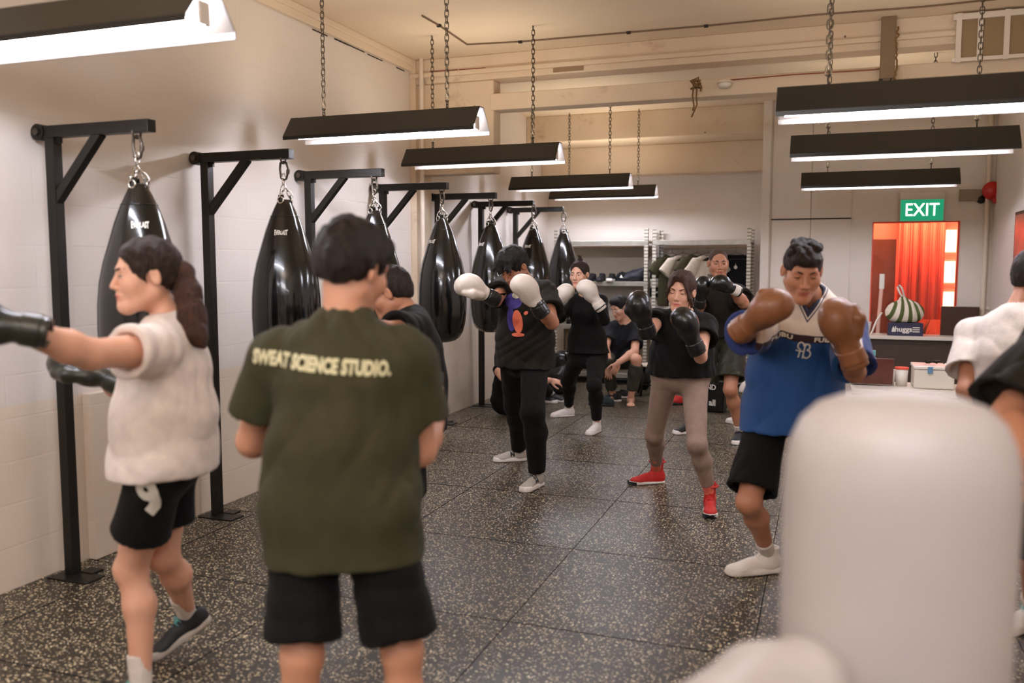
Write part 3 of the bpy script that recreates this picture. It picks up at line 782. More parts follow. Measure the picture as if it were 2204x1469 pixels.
def head_field(F, j, nose=1.0, chin=1.0, hs=1.0):
    R, c = j.hR, j.hc; s = hs*(0.55+0.45*j.s); fm = j.fem
    G = lambda x, y, z: c+R@(np.array((x, y, z))*s)
    E = lambda p, r: sd_ell(G(*p), R, np.array(r)*s)
    Fh = SDF()
    Fh.u(E((0, -0.012, 0.035), (0.075, 0.095, 0.084)), 0)
    Fh.u(E((0, 0.026, -0.035), (0.058, 0.064, 0.082)), 0.03)
    for q in (-1, 1):
        Fh.u(sd_cone(G(q*0.050, -0.012, -0.055), G(q*0.016, 0.070, -0.100), 0.020*s, 0.018*s), 0.035)
        Fh.u(sd_sph(G(q*0.038, 0.056, -0.026), 0.030*s), 0.03)
    Fh.u(sd_sph(G(0, 0.076, -0.100), 0.019*s*chin), 0.03)
    Fh.u(sd_cone(G(-0.036, 0.076, 0.026), G(0.036, 0.076, 0.026), (0.011 if fm else 0.013)*s, (0.011 if fm else 0.013)*s), 0.02)
    for q in (-1, 1): Fh.s_(sd_ell(G(q*0.032, 0.101, 0.004), R, np.array((0.020, 0.014, 0.013))*s), 0.014)
    for q in (-1, 1): Fh.u(sd_sph(G(q*0.032, 0.0765, 0.003), 0.0135*s), 0.005)
    Fh.u(sd_cone(G(0, 0.090, 0.010), G(0, 0.110, -0.030), 0.0075*s*nose, 0.0105*s*nose), 0.012)
    for q in (-1, 1): Fh.u(sd_sph(G(q*0.0115, 0.100, -0.036), 0.0085*s*nose), 0.008)
    Fh.u(E((0, 0.084, -0.062), (0.026, 0.017, 0.020)), 0.012)
    Fh.u(sd_cone(G(-0.018, 0.092, -0.061), G(0.018, 0.092, -0.061), 0.0055*s, 0.0055*s), 0.006)
    Fh.u(sd_cone(G(0, 0.0955, -0.059), G(0, 0.0955, -0.0595), 0.006*s, 0.006*s), 0.01)
    Fh.u(sd_cone(G(-0.015, 0.091, -0.072), G(0.015, 0.091, -0.072), 0.0068*s, 0.0068*s), 0.006)
    Fh.s_(sd_cone(G(-0.024, 0.099, -0.0662), G(0.024, 0.099, -0.0662), 0.0022*s, 0.0022*s), 0.003)
    for q in (-1, 1):
        Re = R@np.array(Matrix.Rotation(q*0.35, 3, 'Z')@Matrix.Rotation(-0.2, 3, 'X'))
        Fh.u(sd_ell(G(q*0.079, -0.010, -0.004), Re, np.array((0.009, 0.019, 0.032))*s), 0.006)
        Fh.s_(sd_ell(G(q*0.086, -0.004, -0.002), Re, np.array((0.005, 0.010, 0.019))*s), 0.005)
    F.u(Fh, 0.012)
    nt = G(0, -0.022, -0.060)
    F.u(sd_cone(nt, j.nb, (0.047 if fm else 0.055)*j.s, (0.050 if fm else 0.062)*j.s), 0.03)
    return F
def box_of(pts, pad):
    P = np.array(pts); return P.min(0)-pad, P.max(0)+pad
def all_pts(j): return [j.pc, j.nb]+[d[k] for d in (j.sh, j.el, j.wr, j.hip, j.kn, j.an) for k in 'RL']
def local(j, V): return V-j.base
def garment(j, root, name, F, pts, pad, m, h=0.008, amp=0.004, freq=38, seed=1, attr=None, stretch=(1, 1, 0.5)):
    if amp:
        w = folds(freq*0.8, seed, stretch) if amp > 0.0028 and freq < 60 else wob(freq, seed, stretch); F.disp = lambda P: amp*w(P)
    lo, hi = box_of(pts, pad); lo[2] = max(lo[2], 0.001)
    V, Q = iso(F, lo, hi, h)
    me = np_mesh(name, local(j, V), Q, m); o = link(name, me, root)
    if attr is not None:
        a = me.attributes.new('fit', 'FLOAT_VECTOR', 'POINT'); a.data.foreach_set('vector', np.asarray(attr(V), f32).ravel())
    return o, (local(j, V), Q)
def chest_coords(j):
    def f(V):
        q = V-j.nb; return np.stack([q@j.clat, q@j.cfr, q@j.spine], 1)/j.s
    return f
def tee(j, root, m, name='t_shirt', loose=0.022, sleeve=0.62, hem=0.12, h=0.008, amp=0.005, seed=1, long=False, flare=0.0, vneck=0.0, attr=False, hemtilt=(0, 0, 0), sl_flare=0.012, freq=38, belly=0.0, skirt=0.006):
    s = j.s; F = SDF(); torso(F, j, loose, 0.06, True, belly)
    sp = unit(j.nb-j.pc); hp = j.pc-UP*hem*s+np.array(hemtilt); pr = (max(0.165*s*j.wide, 0.180*s)+loose+skirt, 0.146*s+loose+skirt)
    F.u(sd_econe(j.pc+sp*0.12, hp-UP*0.05, pr, (pr[0]+flare, pr[1]+flare), j.plat), 0.05)
    for kk in 'RL':
        o_ = 0.015+amp*0.7; F.u(sd_cone(j.hip[kk], j.hip[kk]+(j.kn[kk]-j.hip[kk])*0.45, 0.090*s+o_, 0.082*s+o_), 0.05)
        bk = -unit(j.ff-sp*(j.ff@sp)); F.u(sd_sph(j.hip[kk]+bk*0.028*s+UP*0.02, 0.094*s+o_), 0.05)
    nrm = -UP+np.array(hemtilt)*2
    F.i(sd_plane(hp, nrm), 0.006)
    F.s_(inter(sd_econe(hp+UP*0.04, hp-UP*0.08, (pr[0]+flare-0.010-amp, pr[1]+flare-0.010-amp), (pr[0]+flare-0.008-amp, pr[1]+flare-0.008-amp), j.plat), sd_plane(hp+UP*0.035, UP)), 0.0)
    ends = []
    for kk in 'RL':
        a, b = j.sh[kk], j.el[kk]
        if long:
            F.u(sd_cone(a, b, 0.055*s+loose*0.6, 0.045*s+loose*0.5), 0.03); w = j.wr[kk]
            F.u(inter(sd_cone(b, w, 0.046*s+loose*0.5, 0.033*s+loose*0.4), sd_plane(w-unit(w-b)*0.01, w-b)), 0.02); ends.append(w)
        else:
            e = a+(b-a)*sleeve; r1 = 0.056*s+loose*0.8; r2 = 0.052*s+loose+sl_flare
            SL = SDF(); SL.u(inter(sd_cone(a, a+(b-a)*(sleeve+0.25), r1, r2+0.01), sd_plane(e, b-a)), 0)
            SL.s_(inter(sd_cone(e-unit(b-a)*0.02, e+unit(b-a)*0.06, r2-0.011-amp, r2-0.006-amp), sd_plane(e-unit(b-a)*0.03, a-b)), 0.0); F.u(SL, 0.03); ends.append(e)
    nd = unit(j.hc-j.nb); F.s_(sd_cone(j.nb+nd*0.030*s+j.cfr*0.012, j.hc, 0.066*s, 0.10*s), 0.008)
    if vneck:
        def vf(P):
            q = P-j.nb; x = q@j.clat.astype(f32)/s; y = q@j.cfr.astype(f32)/s; z = q@j.spine.astype(f32)/s
            return np.maximum(-(z+vneck-1.55*np.abs(x))*0.54*s, (-y+0.02)*s)
        F.s_(vf, 0.002)
    pts = [j.sh['R'], j.sh['L'], hp, j.nb]+ends+[j.pc+j.plat*0.1, j.pc-j.plat*0.1]
    return garment(j, root, name, F, pts, 0.17*max(s, 1)+loose, m, h, amp, freq, seed, chest_coords(j) if attr else None)
def trousers(j, root, m, name='trousers', loose=0.012, upto=1.0, h=0.008, amp=0.004, seed=2, flare=0.0, top=0.10, k=0.02):
    """upto: 0..1 thigh, 1..2 thigh + shin; from hip"""
    s = j.s; F = SDF(); sp = unit(j.nb-j.pc)
    F.u(sd_econe(j.pc-UP*0.04*s, j.pc+sp*0.12*s, (0.160*s*j.wide+loose*0.4, 0.118*s+loose*0.4), (0.150*s*j.wide+loose*0.4, 0.108*s+loose*0.4), j.plat), 0)
    ends = []
    for kk in 'RL':
        G = SDF(); hip, kn, an = j.hip[kk], j.kn[kk], j.an[kk]
        leg(G, j, kk, loose, 0.03, upto > 1.0, loose*0.4+0.003)
        if upto <= 1: e = hip+(kn-hip)*upto; ax = kn-hip; r = (0.086+(0.054-0.086)*upto)*s+loose
        else: e = kn+(an-kn)*(upto-1); ax = an-kn; r = (0.050-(0.016)*(upto-1))*s+loose
        if flare: G.u(sd_cone(hip, e+unit(ax)*0.03, 0.080*s, r+flare+0.012), 0.02)
        G.i(sd_plane(e, ax), 0.004)
        if flare or upto <= 1: G.s_(inter(sd_cone(e-unit(ax)*0.02, e+unit(ax)*0.1, r+flare-0.012, r+flare), sd_plane(e-unit(ax)*0.035, -ax)), 0.0)
        F.u(G, k); ends += [e, kn if upto > 1 else e]
    F.i(sd_plane(j.pc+sp*top*s, sp), 0.004)
    return garment(j, root, name, F, [j.pc, j.hip['R'], j.hip['L'], j.pc+sp*0.1]+ends, 0.16*max(s, 1)+loose+flare, m, h, amp, 34, seed)
# ------------------------------------------------ canonical hand, glove and shoes, built once
def hand_mesh(curl=0.5, h=0.0032, spread=0.0):
    """left/right neutral: origin at wrist, +y to the fingers, +z back of the hand, thumb on +x"""
    F = SDF(); I3 = np.eye(3)
    F.u(sd_ell((0, 0.050, 0), I3, (0.041, 0.052, 0.0145)), 0); F.u(sd_cone((0, -0.02, 0), (0, 0.02, 0), 0.025, 0.027), 0.02)
    F.u(sd_ell((0.022, 0.035, -0.008), I3, (0.016, 0.034, 0.015)), 0.012)
    for i, (x, L, r) in enumerate(((0.028, 0.070, 0.0088), (0.0095, 0.080, 0.0090), (-0.0095, 0.074, 0.0086), (-0.027, 0.058, 0.0076))):
        p = np.array((x, 0.088-abs(x-0.005)*0.25, 0.001)); a = curl*0.35+0.04*i*curl; G = SDF(); sx = (x*(0.9+spread*6))*0.35
        for seg, fr in ((0.45, 1.0), (0.30, 0.93), (0.25, 0.85)):
            q = p+np.array((sx*seg, cos(a)*L*seg, -sin(a)*L*seg)); G.u(sd_cone(p, q, r*fr, r*fr*0.94), 0.002); p = q; a += curl*0.75
        F.u(G, 0.004)
    p0 = np.array((0.030, 0.025, -0.006)); p1 = p0+np.array((0.026, 0.026, -0.010)); p2 = p1+np.array((0.014, 0.026, -0.006)); p3 = p2+np.array((0.004, 0.022, -0.006))
    F.u(sd_cone(p0, p1, 0.013, 0.0115), 0.012); F.u(sd_cone(p1, p2, 0.0112, 0.010), 0.003); F.u(sd_cone(p2, p3, 0.010, 0.0085), 0.003)
    return iso(F, (-0.06, -0.05, -0.10), (0.10, 0.19, 0.05), h)
def glove_mesh(h=0.0052):
    I3 = np.eye(3); F = SDF()
    F.u(sd_ell((0, 0.088, 0.010), I3, (0.060, 0.072, 0.056)), 0); F.u(sd_ell((0, 0.122, -0.020), I3, (0.057, 0.050, 0.050)), 0.03)
    F.u(sd_ell((0, 0.055, -0.020), I3, (0.046, 0.055, 0.036)), 0.02)
    F.s_(sd_cone((-0.05, 0.078, -0.072), (0.05, 0.078, -0.072), 0.010, 0.010), 0.016)
    F.u(sd_econe((0, -0.005, 0), (0, 0.05, 0), (0.043, 0.038), (0.050, 0.046), (1, 0, 0)), 0.02)
    T = SDF(); T.u(sd_cone((0.044, 0.028, -0.012), (0.063, 0.075, -0.026), 0.021, 0.024), 0); T.u(sd_cone((0.063, 0.075, -0.026), (0.050, 0.112, -0.040), 0.024, 0.020), 0.01)
    F.u(T, 0.007)
    w = wob(120, 5, (1, 0.4, 1)); F.disp = lambda P: 0.0011*w(P)
    cuff = SDF(); cuff.u(sd_econe((0, -0.11, 0), (0, 0.01, 0), (0.046, 0.042), (0.042, 0.038), (1, 0, 0)), 0); cuff.i(sd_plane((0, -0.088, 0), (0, -1, 0)), 0.006)
    cuff.s_(sd_cone((0, -0.16, 0), (0, -0.075, 0), 0.034, 0.032), 0.003)
    st = SDF(); st.u(sd_econe((0, -0.066, 0), (0, -0.022, 0), (0.0485, 0.0445), (0.0465, 0.0425), (1, 0, 0), 0.012), 0); st.i(sd_plane((0, -0.070, 0), (0, -1, 0)), 0.002); st.i(sd_plane((0, -0.018, 0), (0, 1, 0)), 0.002)
    b = ((-0.08, -0.14, -0.09), (0.11, 0.2, 0.09))
    return iso(F, *b, h), iso(cuff, *b, h), iso(st, *b, h)
def shoe_mesh(kind, h=0.0052):
    """origin under the ankle on the ground, +y to the toe, +z up"""
    I3 = np.eye(3); F = SDF()
    F.u(sd_ell((0, -0.035, 0.042), I3, (0.034, 0.046, 0.048)), 0); F.u(sd_ell((0, 0.045, 0.036), I3, (0.037, 0.085, 0.044)), 0.03)
    F.u(sd_ell((0.002, 0.130, 0.026), I3, (0.044, 0.062, 0.028)), 0.03)
    top = {'sneaker': 0.098, 'boot': 0.185, 'knit': 0.125}[kind]
    F.u(sd_econe((0, -0.012, 0.05), (0, -0.022, top), (0.036, 0.046), (0.038, 0.046), (1, 0, 0)), 0.025)
    F.i(sd_plane((0, 0, top), (0, -0.25 if kind == 'sneaker' else 0, 1)), 0.006)
    F.s_(sd_econe((0, -0.02, top-0.03), (0, -0.022, top+0.05), (0.027, 0.034), (0.031, 0.040), (1, 0, 0)), 0.004)
    F.i(sd_plane((0, 0, 0.014), (0, 0, -1)), 0.004)
    if kind == 'boot': 
        w = wob(90, 8, (0.5, 0.5, 1)); F.disp = lambda P: 0.0012*w(P)
    S = SDF(); S.u(sd_cone((0, -0.042, 0.012), (0.0, 0.04, 0.012), 0.038, 0.040), 0); S.u(sd_cone((0.0, 0.04, 0.012), (0.004, 0.142, 0.012), 0.040, 0.047), 0.02)
    S.u(sd_ell((0.004, 0.16, 0.012), I3, (0.040, 0.036, 0.04)), 0.01)
    th = 0.016 if kind == 'boot' else 0.028
    S.i(sd_plane((0, 0, th+0.002), (0, -0.06, 1)), 0.004); S.i(sd_plane((0, 0, 0.001), (0, 0, -1)), 0.002)
    b = ((-0.07, -0.10, 0), (0.07, 0.22, 0.24)); L = MB()
    n = 5 if kind != 'boot' else 9
    for i in range(n):
        t = i/(n-1)
        if kind == 'boot' and t > 0.5: y, z, w_ = 0.028-0.012*(t-0.5), 0.09+(t-0.5)*0.17, 0.018
        else:
            tt = t if kind != 'boot' else t*2
            y, z, w_ = 0.092-0.062*tt, 0.060+0.028*tt, 0.021
            if kind == 'boot': z = 0.058+0.032*tt
        L.tube([(-w_, y-0.004, z-0.008), (0, y+0.002, z+0.0045), (w_, y-0.004, z-0.008)], 0.0026, 5)
    if kind != 'boot':
        for q in (-1, 1): L.tube([(0, 0.028, 0.092), (q*0.018, 0.036, 0.100), (q*0.026, 0.046, 0.088), (q*0.012, 0.040, 0.086), (0, 0.028, 0.092)], 0.0022, 5)
    return iso(F, *b, h), iso(S, *b, h), L
CANON = {}
def canon(key, fn):
    if key not in CANON: CANON[key] = fn()
    return CANON[key]
def place_mesh(j, root, name, VQ, R, t, m, s=1.0, flipx=False):
    V = np.array(VQ[0], float); Q = np.array(VQ[1])
    if flipx: V = V*np.array((-1, 1, 1)); Q = Q[:, ::-1]
    V = xf(V, R, t, s); o = link(name, np_mesh(name, local(j, V), Q, m), root); return o, (local(j, V), Q)
def glove(j, root, kk, m, mstrap, mcuff=None, back=None, scale=1.05, dirv=None, name='boxing_glove'):
    """back: direction the back of the hand faces; thumb side follows from the hand"""
    g, cuff, st = canon('glove', glove_mesh)
    y = unit(dirv if dirv is not None else j.wr[kk]-j.el[kk]); z = np.array(back, float); z = unit(z-y*(z@y)); x = np.cross(y, z); R = np.array([x, y, z]).T
    # left hand palm down (z up): thumb on the right (+x); right hand: thumb on -x
    fl = kk == 'R'; t = j.wr[kk]
    o, vq = place_mesh(j, root, name, g, R, t, m, scale, fl)
    c, _ = place_mesh(j, o, 'glove_cuff', cuff, R, t, mcuff or m, scale, fl); s_, svq = place_mesh(j, o, 'wrist_strap', st, R, t, mstrap, scale, fl)
    return o, R, vq, svq
def shoe(j, root, kk, kind, m, msole, mlace, scale=None, name='shoe', toephi=0, lift=0.0, sockm=None, sock=0.0):
    F, S, L = canon(kind, lambda: shoe_mesh(kind)); s = scale or j.s*0.97
    y = facing(toephi); x = np.cross(y, UP); a = math.radians(lift)
    y2 = y*cos(a)-UP*sin(a); z2 = UP*cos(a)+y*sin(a); R = np.array([x, y2, z2]).T
    t = j.an[kk]-R@np.array((0, -0.012, 0.09))*s
    if not lift: t[2] = 0.0
    o, vq = place_mesh(j, root, name, F, R, t, m, s, kk == 'L'); place_mesh(j, o, 'sole', S, R, t, msole, s, kk == 'L')
    if L:
        L2 = MB(); L2.v = [tuple(p) for p in local(j, xf(np.array(L.v), R, t, s))]; L2.f = L.f; L2.mi = L.mi; L2.sm = L.sm; L2.build('laces', mlace, o)
    if sockm:
        d = unit(j.kn[kk]-j.an[kk]); G = SDF(); G.u(sd_cone(j.an[kk]-d*0.03, j.an[kk]+d*(sock+0.03), 0.036*j.s, 0.043*j.s), 0); G.i(sd_plane(j.an[kk]+d*sock, d), 0.004)
        garment(j, root, 'sock', G, [j.an[kk], j.an[kk]+d*sock], 0.06, sockm, 0.007, 0.0015, 120, 3)
    return o, R, vq, t
def body(j, root, skin, hands=None, feet=None, h=0.008, hh=0.0042, **kw):
    B = SDF(); torso(B, j); limb(B, j, 'arm'); limb(B, j, 'leg')
    head_field(B, j, **kw)
    lo, hi = box_of(all_pts(j), 0.2); lo[2] = max(lo[2], 0.0)
    nd = unit(j.hc-j.nb); cut = j.nb+(j.hc-j.nb)*0.30
    V1, Q1 = iso(B, lo, hi, h); m = (V1-cut)@nd < 0.004
    far = np.linalg.norm(V1-j.hc, axis=1) > 0.20
    V1, Q1 = keep_mesh(V1, Q1, m | far)
    V2, Q2 = iso(B, j.hc-0.17, j.hc+0.17, hh); V2, Q2 = keep_mesh(V2, Q2, ((V2-cut)@nd > -0.006) & (np.linalg.norm(V2-j.hc, axis=1) < 0.205))
    parts = [(V1, Q1), (V2, Q2)]; n2 = len(V1)
    for kk, (back, curl) in (hands or {}).items():
        y = unit(j.wr[kk]-j.el[kk]); z = unit(np.array(back)-y*(np.array(back)@y)); x = np.cross(y, z)
        if isinstance(curl, tuple): y = unit(curl[1]); z = unit(z-y*(z@y)); x = np.cross(y, z); curl = curl[0]
        hv, hq = canon('hand%.2f' % curl, lambda: hand_mesh(curl)); hv = np.array(hv)
        if kk == 'R': hv = hv*np.array((-1, 1, 1)); hq = hq[:, ::-1]
        parts.append((xf(hv, np.array([x, y, z]).T, j.wr[kk], j.s*0.98), hq))
    for kk, phi in (feet or {}).items():
        fv, fq = canon('foot', foot_mesh); fv = np.array(fv)
        if kk == 'L': fv = fv*np.array((-1, 1, 1)); fq = fq[:, ::-1]
        y = facing(phi); t = j.an[kk].copy(); t[2] = 0.0
        parts.append((xf(fv, np.array([np.cross(y, UP), y, UP]).T, t, j.s*0.97), fq))
    V, Q = merge(parts); me = np_mesh('skin', local(j, V), Q, skin); o = link('body', me, root)
    q = (V-j.hc)@j.hR/(0.55+0.45*j.s)
    lw = np.exp(-((q[:, 0]/0.021)**4+((q[:, 2]+0.0662)/0.0095)**4)) * (q[:, 1] > 0.085)
    a = me.attributes.new('lip', 'FLOAT', 'POINT'); a.data.foreach_set('value', lw.astype(f32))
    return o
def foot_mesh(h=0.0042):
    F = SDF(); I3 = np.eye(3)
    F.u(sd_ell((0, -0.045, 0.028), I3, (0.030, 0.036, 0.030)), 0); F.u(sd_cone((0, -0.02, 0.05), (0, -0.02, 0.11), 0.036, 0.034), 0.03)
    F.u(sd_cone((0, -0.02, 0.045), (0, 0.11, 0.020), 0.034, 0.018), 0.03); F.u(sd_ell((0, 0.11, 0.018), I3, (0.045, 0.040, 0.018)), 0.02)
    for x, y, r in ((-0.030, 0.165, 0.013), (-0.010, 0.170, 0.009), (0.007, 0.163, 0.0085), (0.022, 0.153, 0.008), (0.035, 0.142, 0.0075)): F.u(sd_cone((x, 0.13, 0.014), (x, y, r), r, r), 0.004)
    F.i(sd_plane((0, 0, 0.002), (0, 0, -1)), 0.002)
    return iso(F, (-0.07, -0.1, 0), (0.07, 0.2, 0.15), h)
def face_bits(j, root, hairm, lid=1.0, look=(0, 0), brows=True):
    s = 0.55+0.45*j.s; G = lambda x, y, z: local(j, j.hc+j.hR@(np.array((x, y, z))*s))
    for q in (-1, 1):
        if lid > 0.05:
            e = MB(); n = 14
            e.lathe([(0.0001, -1)]+[(sqrt(max(0, 1-t*t)), t) for t in np.linspace(-0.95, 0.95, 9)]+[(0.0001, 1)], n=n)
            P = np.array(e.v)*np.array((0.0138, 0.0140, 0.0062*lid)); e.v = [tuple(G(q*0.032+p[0], 0.0782+p[1], 0.002+p[2])) for p in P]
            eo = e.build('eye', M_eye, root)
            c = MB(); c.lathe([(0.0001, -1)]+[(sqrt(max(0, 1-t*t)), t) for t in np.linspace(-0.9, 0.9, 7)]+[(0.0001, 1)], n=12)
            P = np.array(c.v)*np.array((0.0066, 0.0045, 0.0060*min(lid, 1)*1.02)); c.v = [tuple(G(q*0.032+look[0]*0.006+p[0], 0.0893+p[1], 0.002+look[1]*0.002+p[2])) for p in P]
            c.build('iris', M_iris, eo)
        else:
            pass
        L = MB(); L.tube([G(q*(0.032+t*0.0145), 0.0905-abs(t)**2*0.008, 0.002+0.0064*max(lid, 0.0)*(1-t*t)-(0.003 if lid <= 0.05 else 0)) for t in np.linspace(-1, 1, 7)], [0.0008, 0.0014, 0.0017, 0.0018, 0.0017, 0.0014, 0.0008], 6)
        L.build('eyelash_line', M_iris, root)
        if brows:
            b = MB(); b.tube([G(q*(0.014+0.036*t), 0.0945-0.020*t*t, 0.0225+0.007*sin(t*2.4)) for t in np.linspace(0, 1, 7)], [0.002, 0.0036, 0.0038, 0.0036, 0.003, 0.0022, 0.001], 6, flat=0.8)
            b.build('eyebrow', hairm, root)
def hair(j, root, m, style='short', thick=0.014, seed=3, amp=0.004, freq=110, h=0.0055, extra=None, front=0.0, low=0.0, sub=None, name='hair'):
    s = 0.55+0.45*j.s; R, c = j.hR, j.hc; G = lambda x, y, z: c+R@(np.array((x, y, z))*s)
    F = SDF(); F.u(sd_ell(G(0, -0.014, 0.036+thick*0.3), R, (np.array((0.075, 0.096, 0.084))+thick)*s), 0)
    F.u(sd_ell(G(0, -0.045, -0.010), R, (np.array((0.060, 0.055, 0.060))+thick*0.8)*s), 0.03)
    F.s_(sd_ell(G(0, 0.112+front, -0.034), R, np.array((0.077, 0.092, 0.116))*s), 0.010)
    n = R@np.array((0, 0.33, -1.0)); pl_ = sd_plane(G(0, -0.10, -0.062+low), n); wn_ = wob(150, seed+7, (1, 1, 0)); F.i(lambda P: pl_(P)+0.006*wn_(P) if amp else pl_(P), 0.012)
    for q in (-1, 1): F.s_(sd_ell(G(q*0.085, 0.002, -0.020), R, np.array((0.024, 0.026, 0.040))*s), 0.006)
    if extra: extra(F, G, R, s)
    w = wob(freq, seed, (1, 1, 0.3)); w2 = wob(freq*2.2, seed+1, (1, 1, 0.22)); F.disp = lambda P: amp*1.3*w(P)+amp*0.8*w2(P)
    V, Q = iso(F, c-0.24, c+0.24, h); me = np_mesh(name, local(j, V), Q, m); return link(name, me, root)
def new_person(j, label):
    r = thing('person', label, 'person', j.base); return r
C_black = cloth('cotton_black', (13, 11, 9)); C_black2 = cloth('cotton_faded_black', (32, 27, 20)); C_green = cloth('cotton_olive', (60, 58, 38)); C_whitet = cloth('cotton_white', (218, 206, 196))
C_shorts = cloth('shorts_black', (8, 7, 6)); C_char = cloth('cotton_charcoal', (20, 20, 24)); C_grey = cloth('leggings_taupe', (150, 126, 112), 0.8); C_trgrey = cloth('trousers_grey_green', (62, 60, 50))
C_sock = cloth('sock_white', (222, 212, 202), 0.9, 300, 0.5); C_pink = cloth('sock_coral', (236, 124, 106), 0.9, 300, 0.5); C_nyl = cloth('nylon_dark', (46, 44, 32), 0.45, 30, 0.5)
L_black = mat('leather_black', (16, 15, 14), 0.3, bump=0.12, bscale=40, coat=0.2); L_brown = mat('leather_brown', (134, 84, 50), 0.42, bump=0.15, bscale=45, var=0.12, vscale=6, coat=0.1)
L_white = mat('leather_offwhite', (214, 202, 188), 0.5, bump=0.12, bscale=45, var=0.04); L_olive = mat('leather_dark_olive', (30, 32, 24), 0.32, bump=0.1, bscale=30, coat=0.2)
S_white = mat('shoe_white', (226, 218, 210), 0.6, bump=0.2, bscale=120); S_grey = mat('shoe_grey', (176, 168, 156), 0.6, bump=0.25, bscale=140, var=0.1); S_black = mat('shoe_black', (20, 20, 22), 0.6, bump=0.25, bscale=140)
S_red = mat('shoe_red', (188, 32, 24), 0.65, bump=0.35, bscale=120, var=0.12); S_teal = mat('shoe_teal', (110, 190, 190), 0.5); S_orange = mat('shoe_orange', (230, 84, 60), 0.5)
M_glass_frame = mat('clear_frame', (226, 214, 200), 0.25)
def PX(j, u, v, dd=0.0, ref=None): return at(u, v, depth_of(ref if ref is not None else j.nb)+dd)

# ---------------------------------------------------------------- man in the green shirt, seen from behind
j = Rig(1.66, 2.36, (735, 1060), (740, 704, 0.02), (760, 578, 0.05), -178, -172, -150, pitch=14, roll=-6, wide=0.98, armf=1.25,
        sh={'R': (872, 772), 'L': (596, 772)}, el={'R': (902, 968, 1), 'L': (546, 948, 1)}, wr={'R': (940, 878, 1), 'L': (640, 905, 1)},
        kn={'R': (866, 1400), 'L': (650, 1410)}, an={'R': (885, 1680), 'L': (645, 1700)})
r = new_person(j, 'man seen from behind in an olive green shirt and black shorts holding a phone')
body(j, r, SK_mid, hands={'R': (RT, 0.9), 'L': (-RT, 0.8)}, h=0.009, hh=0.005, hs=1.06)
_, gtee = tee(j, r, C_green, loose=0.018, sleeve=0.60, hem=0.178, h=0.008, amp=0.011, seed=23, skirt=0.004, flare=0.0, sl_flare=0.024, freq=34, belly=-0.01)
trousers(j, r, C_shorts, 'shorts', loose=0.022, upto=0.88, flare=0.018, amp=0.006, seed=12, h=0.009)
def hx(F, G, R, s):
    F.u(sd_ell(G(0, -0.03, 0.085), R, np.array((0.070, 0.075, 0.050))*s), 0.03); F.u(sd_ell(G(0.01, 0.07, 0.085), R, np.array((0.05, 0.045, 0.03))*s), 0.03)
    F.u(sd_ell(G(0, -0.06, 0.02), R, np.array((0.078, 0.055, 0.075))*s), 0.03)
hair(j, r, hair_mat('hair_green_man', (22, 15, 12), (52, 38, 29)), thick=0.017, amp=0.005, low=0.008, extra=hx, h=0.006)
V, T = text_mesh('SWEAT SCIENCE STUDIO.', 0.0385, bold=0.0022, spacing=1.04); V = V*np.array((0.82, 1.28, 1))
o_ = local(j, at(684, 785, 2.25)); decal('lettering', (V, T), mat('print_cream', (206, 200, 160), 0.6), gtee, o_, RT*1.0-UP*0.07+FH*0.05, UP, r, 0.005, 0.014)
ph = thing('mobile_phone', 'black mobile phone held by the man in the green shirt', 'phone', at(930, 846, depth_of(j.wr['R'])+0.06))
MB().box((0, 0, 0), (0.075, 0.009, 0.15), frame(UP*0.5+FH*0.3, RT)).build('phone_body', L_black, ph, 0.004)
MB().box(FH*-0.0055, (0.068, 0.001, 0.14), frame(UP*0.5+FH*0.3, RT)).build('screen', mat('phone_glass', (12, 12, 14), 0.1), ph)

# ---------------------------------------------------------------- ponytailed woman punching to the left
j = Rig(1.64, 2.95, (350, 975), (370, 694, 0.0), (314, 592, -0.05), 82, 90, 54, pitch=4, fem=True, wide=1.08, armf=1.3,
        sh={'L': (332, 752), 'R': (330, 742)}, el={'L': (196, 762, -1), 'R': (262, 835, 1)}, wr={'L': (26, 704, -1), 'R': (225, 806, -1)},
        kn={'L': (283, 1222), 'R': (352, 1195)}, an={'L': (304, 1468), 'R': (402, 1318, 0.17)})
r = new_person(j, 'woman with a long ponytail in a white shirt punching towards the left edge')
body(j, r, SK_light, h=0.009, hh=0.0045, nose=0.85, chin=0.95)
tee(j, r, C_whitet, loose=0.022, sleeve=0.46, hem=0.055, h=0.008, amp=0.006, seed=21, flare=0.012, sl_flare=0.006, freq=34)
_, gs = trousers(j, r, C_shorts, 'shorts', loose=0.014, upto=0.60, flare=0.012, amp=0.003, seed=22)
V, T = text_mesh('9', 0.175, bold=0.009); V = V*np.array((0.76, 1, 1))
decal('number_print', (V, T), M_ink, gs, local(j, at(326, 1070, 2.8)), RT+UP*0.02-FH*0.12, UP+RT*0.18, r, 0.004, 0.014)
def hx(F, G, R, s):
    F.u(sd_ell(G(0, -0.055, 0.035), R, np.array((0.070, 0.060, 0.070))*s), 0.03)
    for q in (-1, 1): F.u(sd_cone(G(q*0.078, 0.035, 0.03), G(q*0.080, 0.018, -0.025), 0.012*s, 0.004*s), 0.02)
hair(j, r, HA_dbrown, thick=0.010, amp=0.0045, extra=hx, front=-0.014)
F = SDF(); hd = depth_of(j.hc)
pp_ = [at(365, 572, hd+0.03), at(393, 585, hd+0.03), at(406, 630, hd+0.02), at(412, 680, hd), at(425, 720, hd-0.02), at(440, 745, hd-0.03)]
for a, b, ra, rb in zip(pp_[:-1], pp_[1:], (0.018, 0.030, 0.040, 0.042, 0.030), (0.030, 0.040, 0.042, 0.030, 0.010)): F.u(sd_cone(a, b, ra, rb), 0.03)
garment(j, r, 'ponytail', F, pp_, 0.07, HA_brown, 0.006, 0.007, 95, 5, stretch=(1, 1, 0.2))
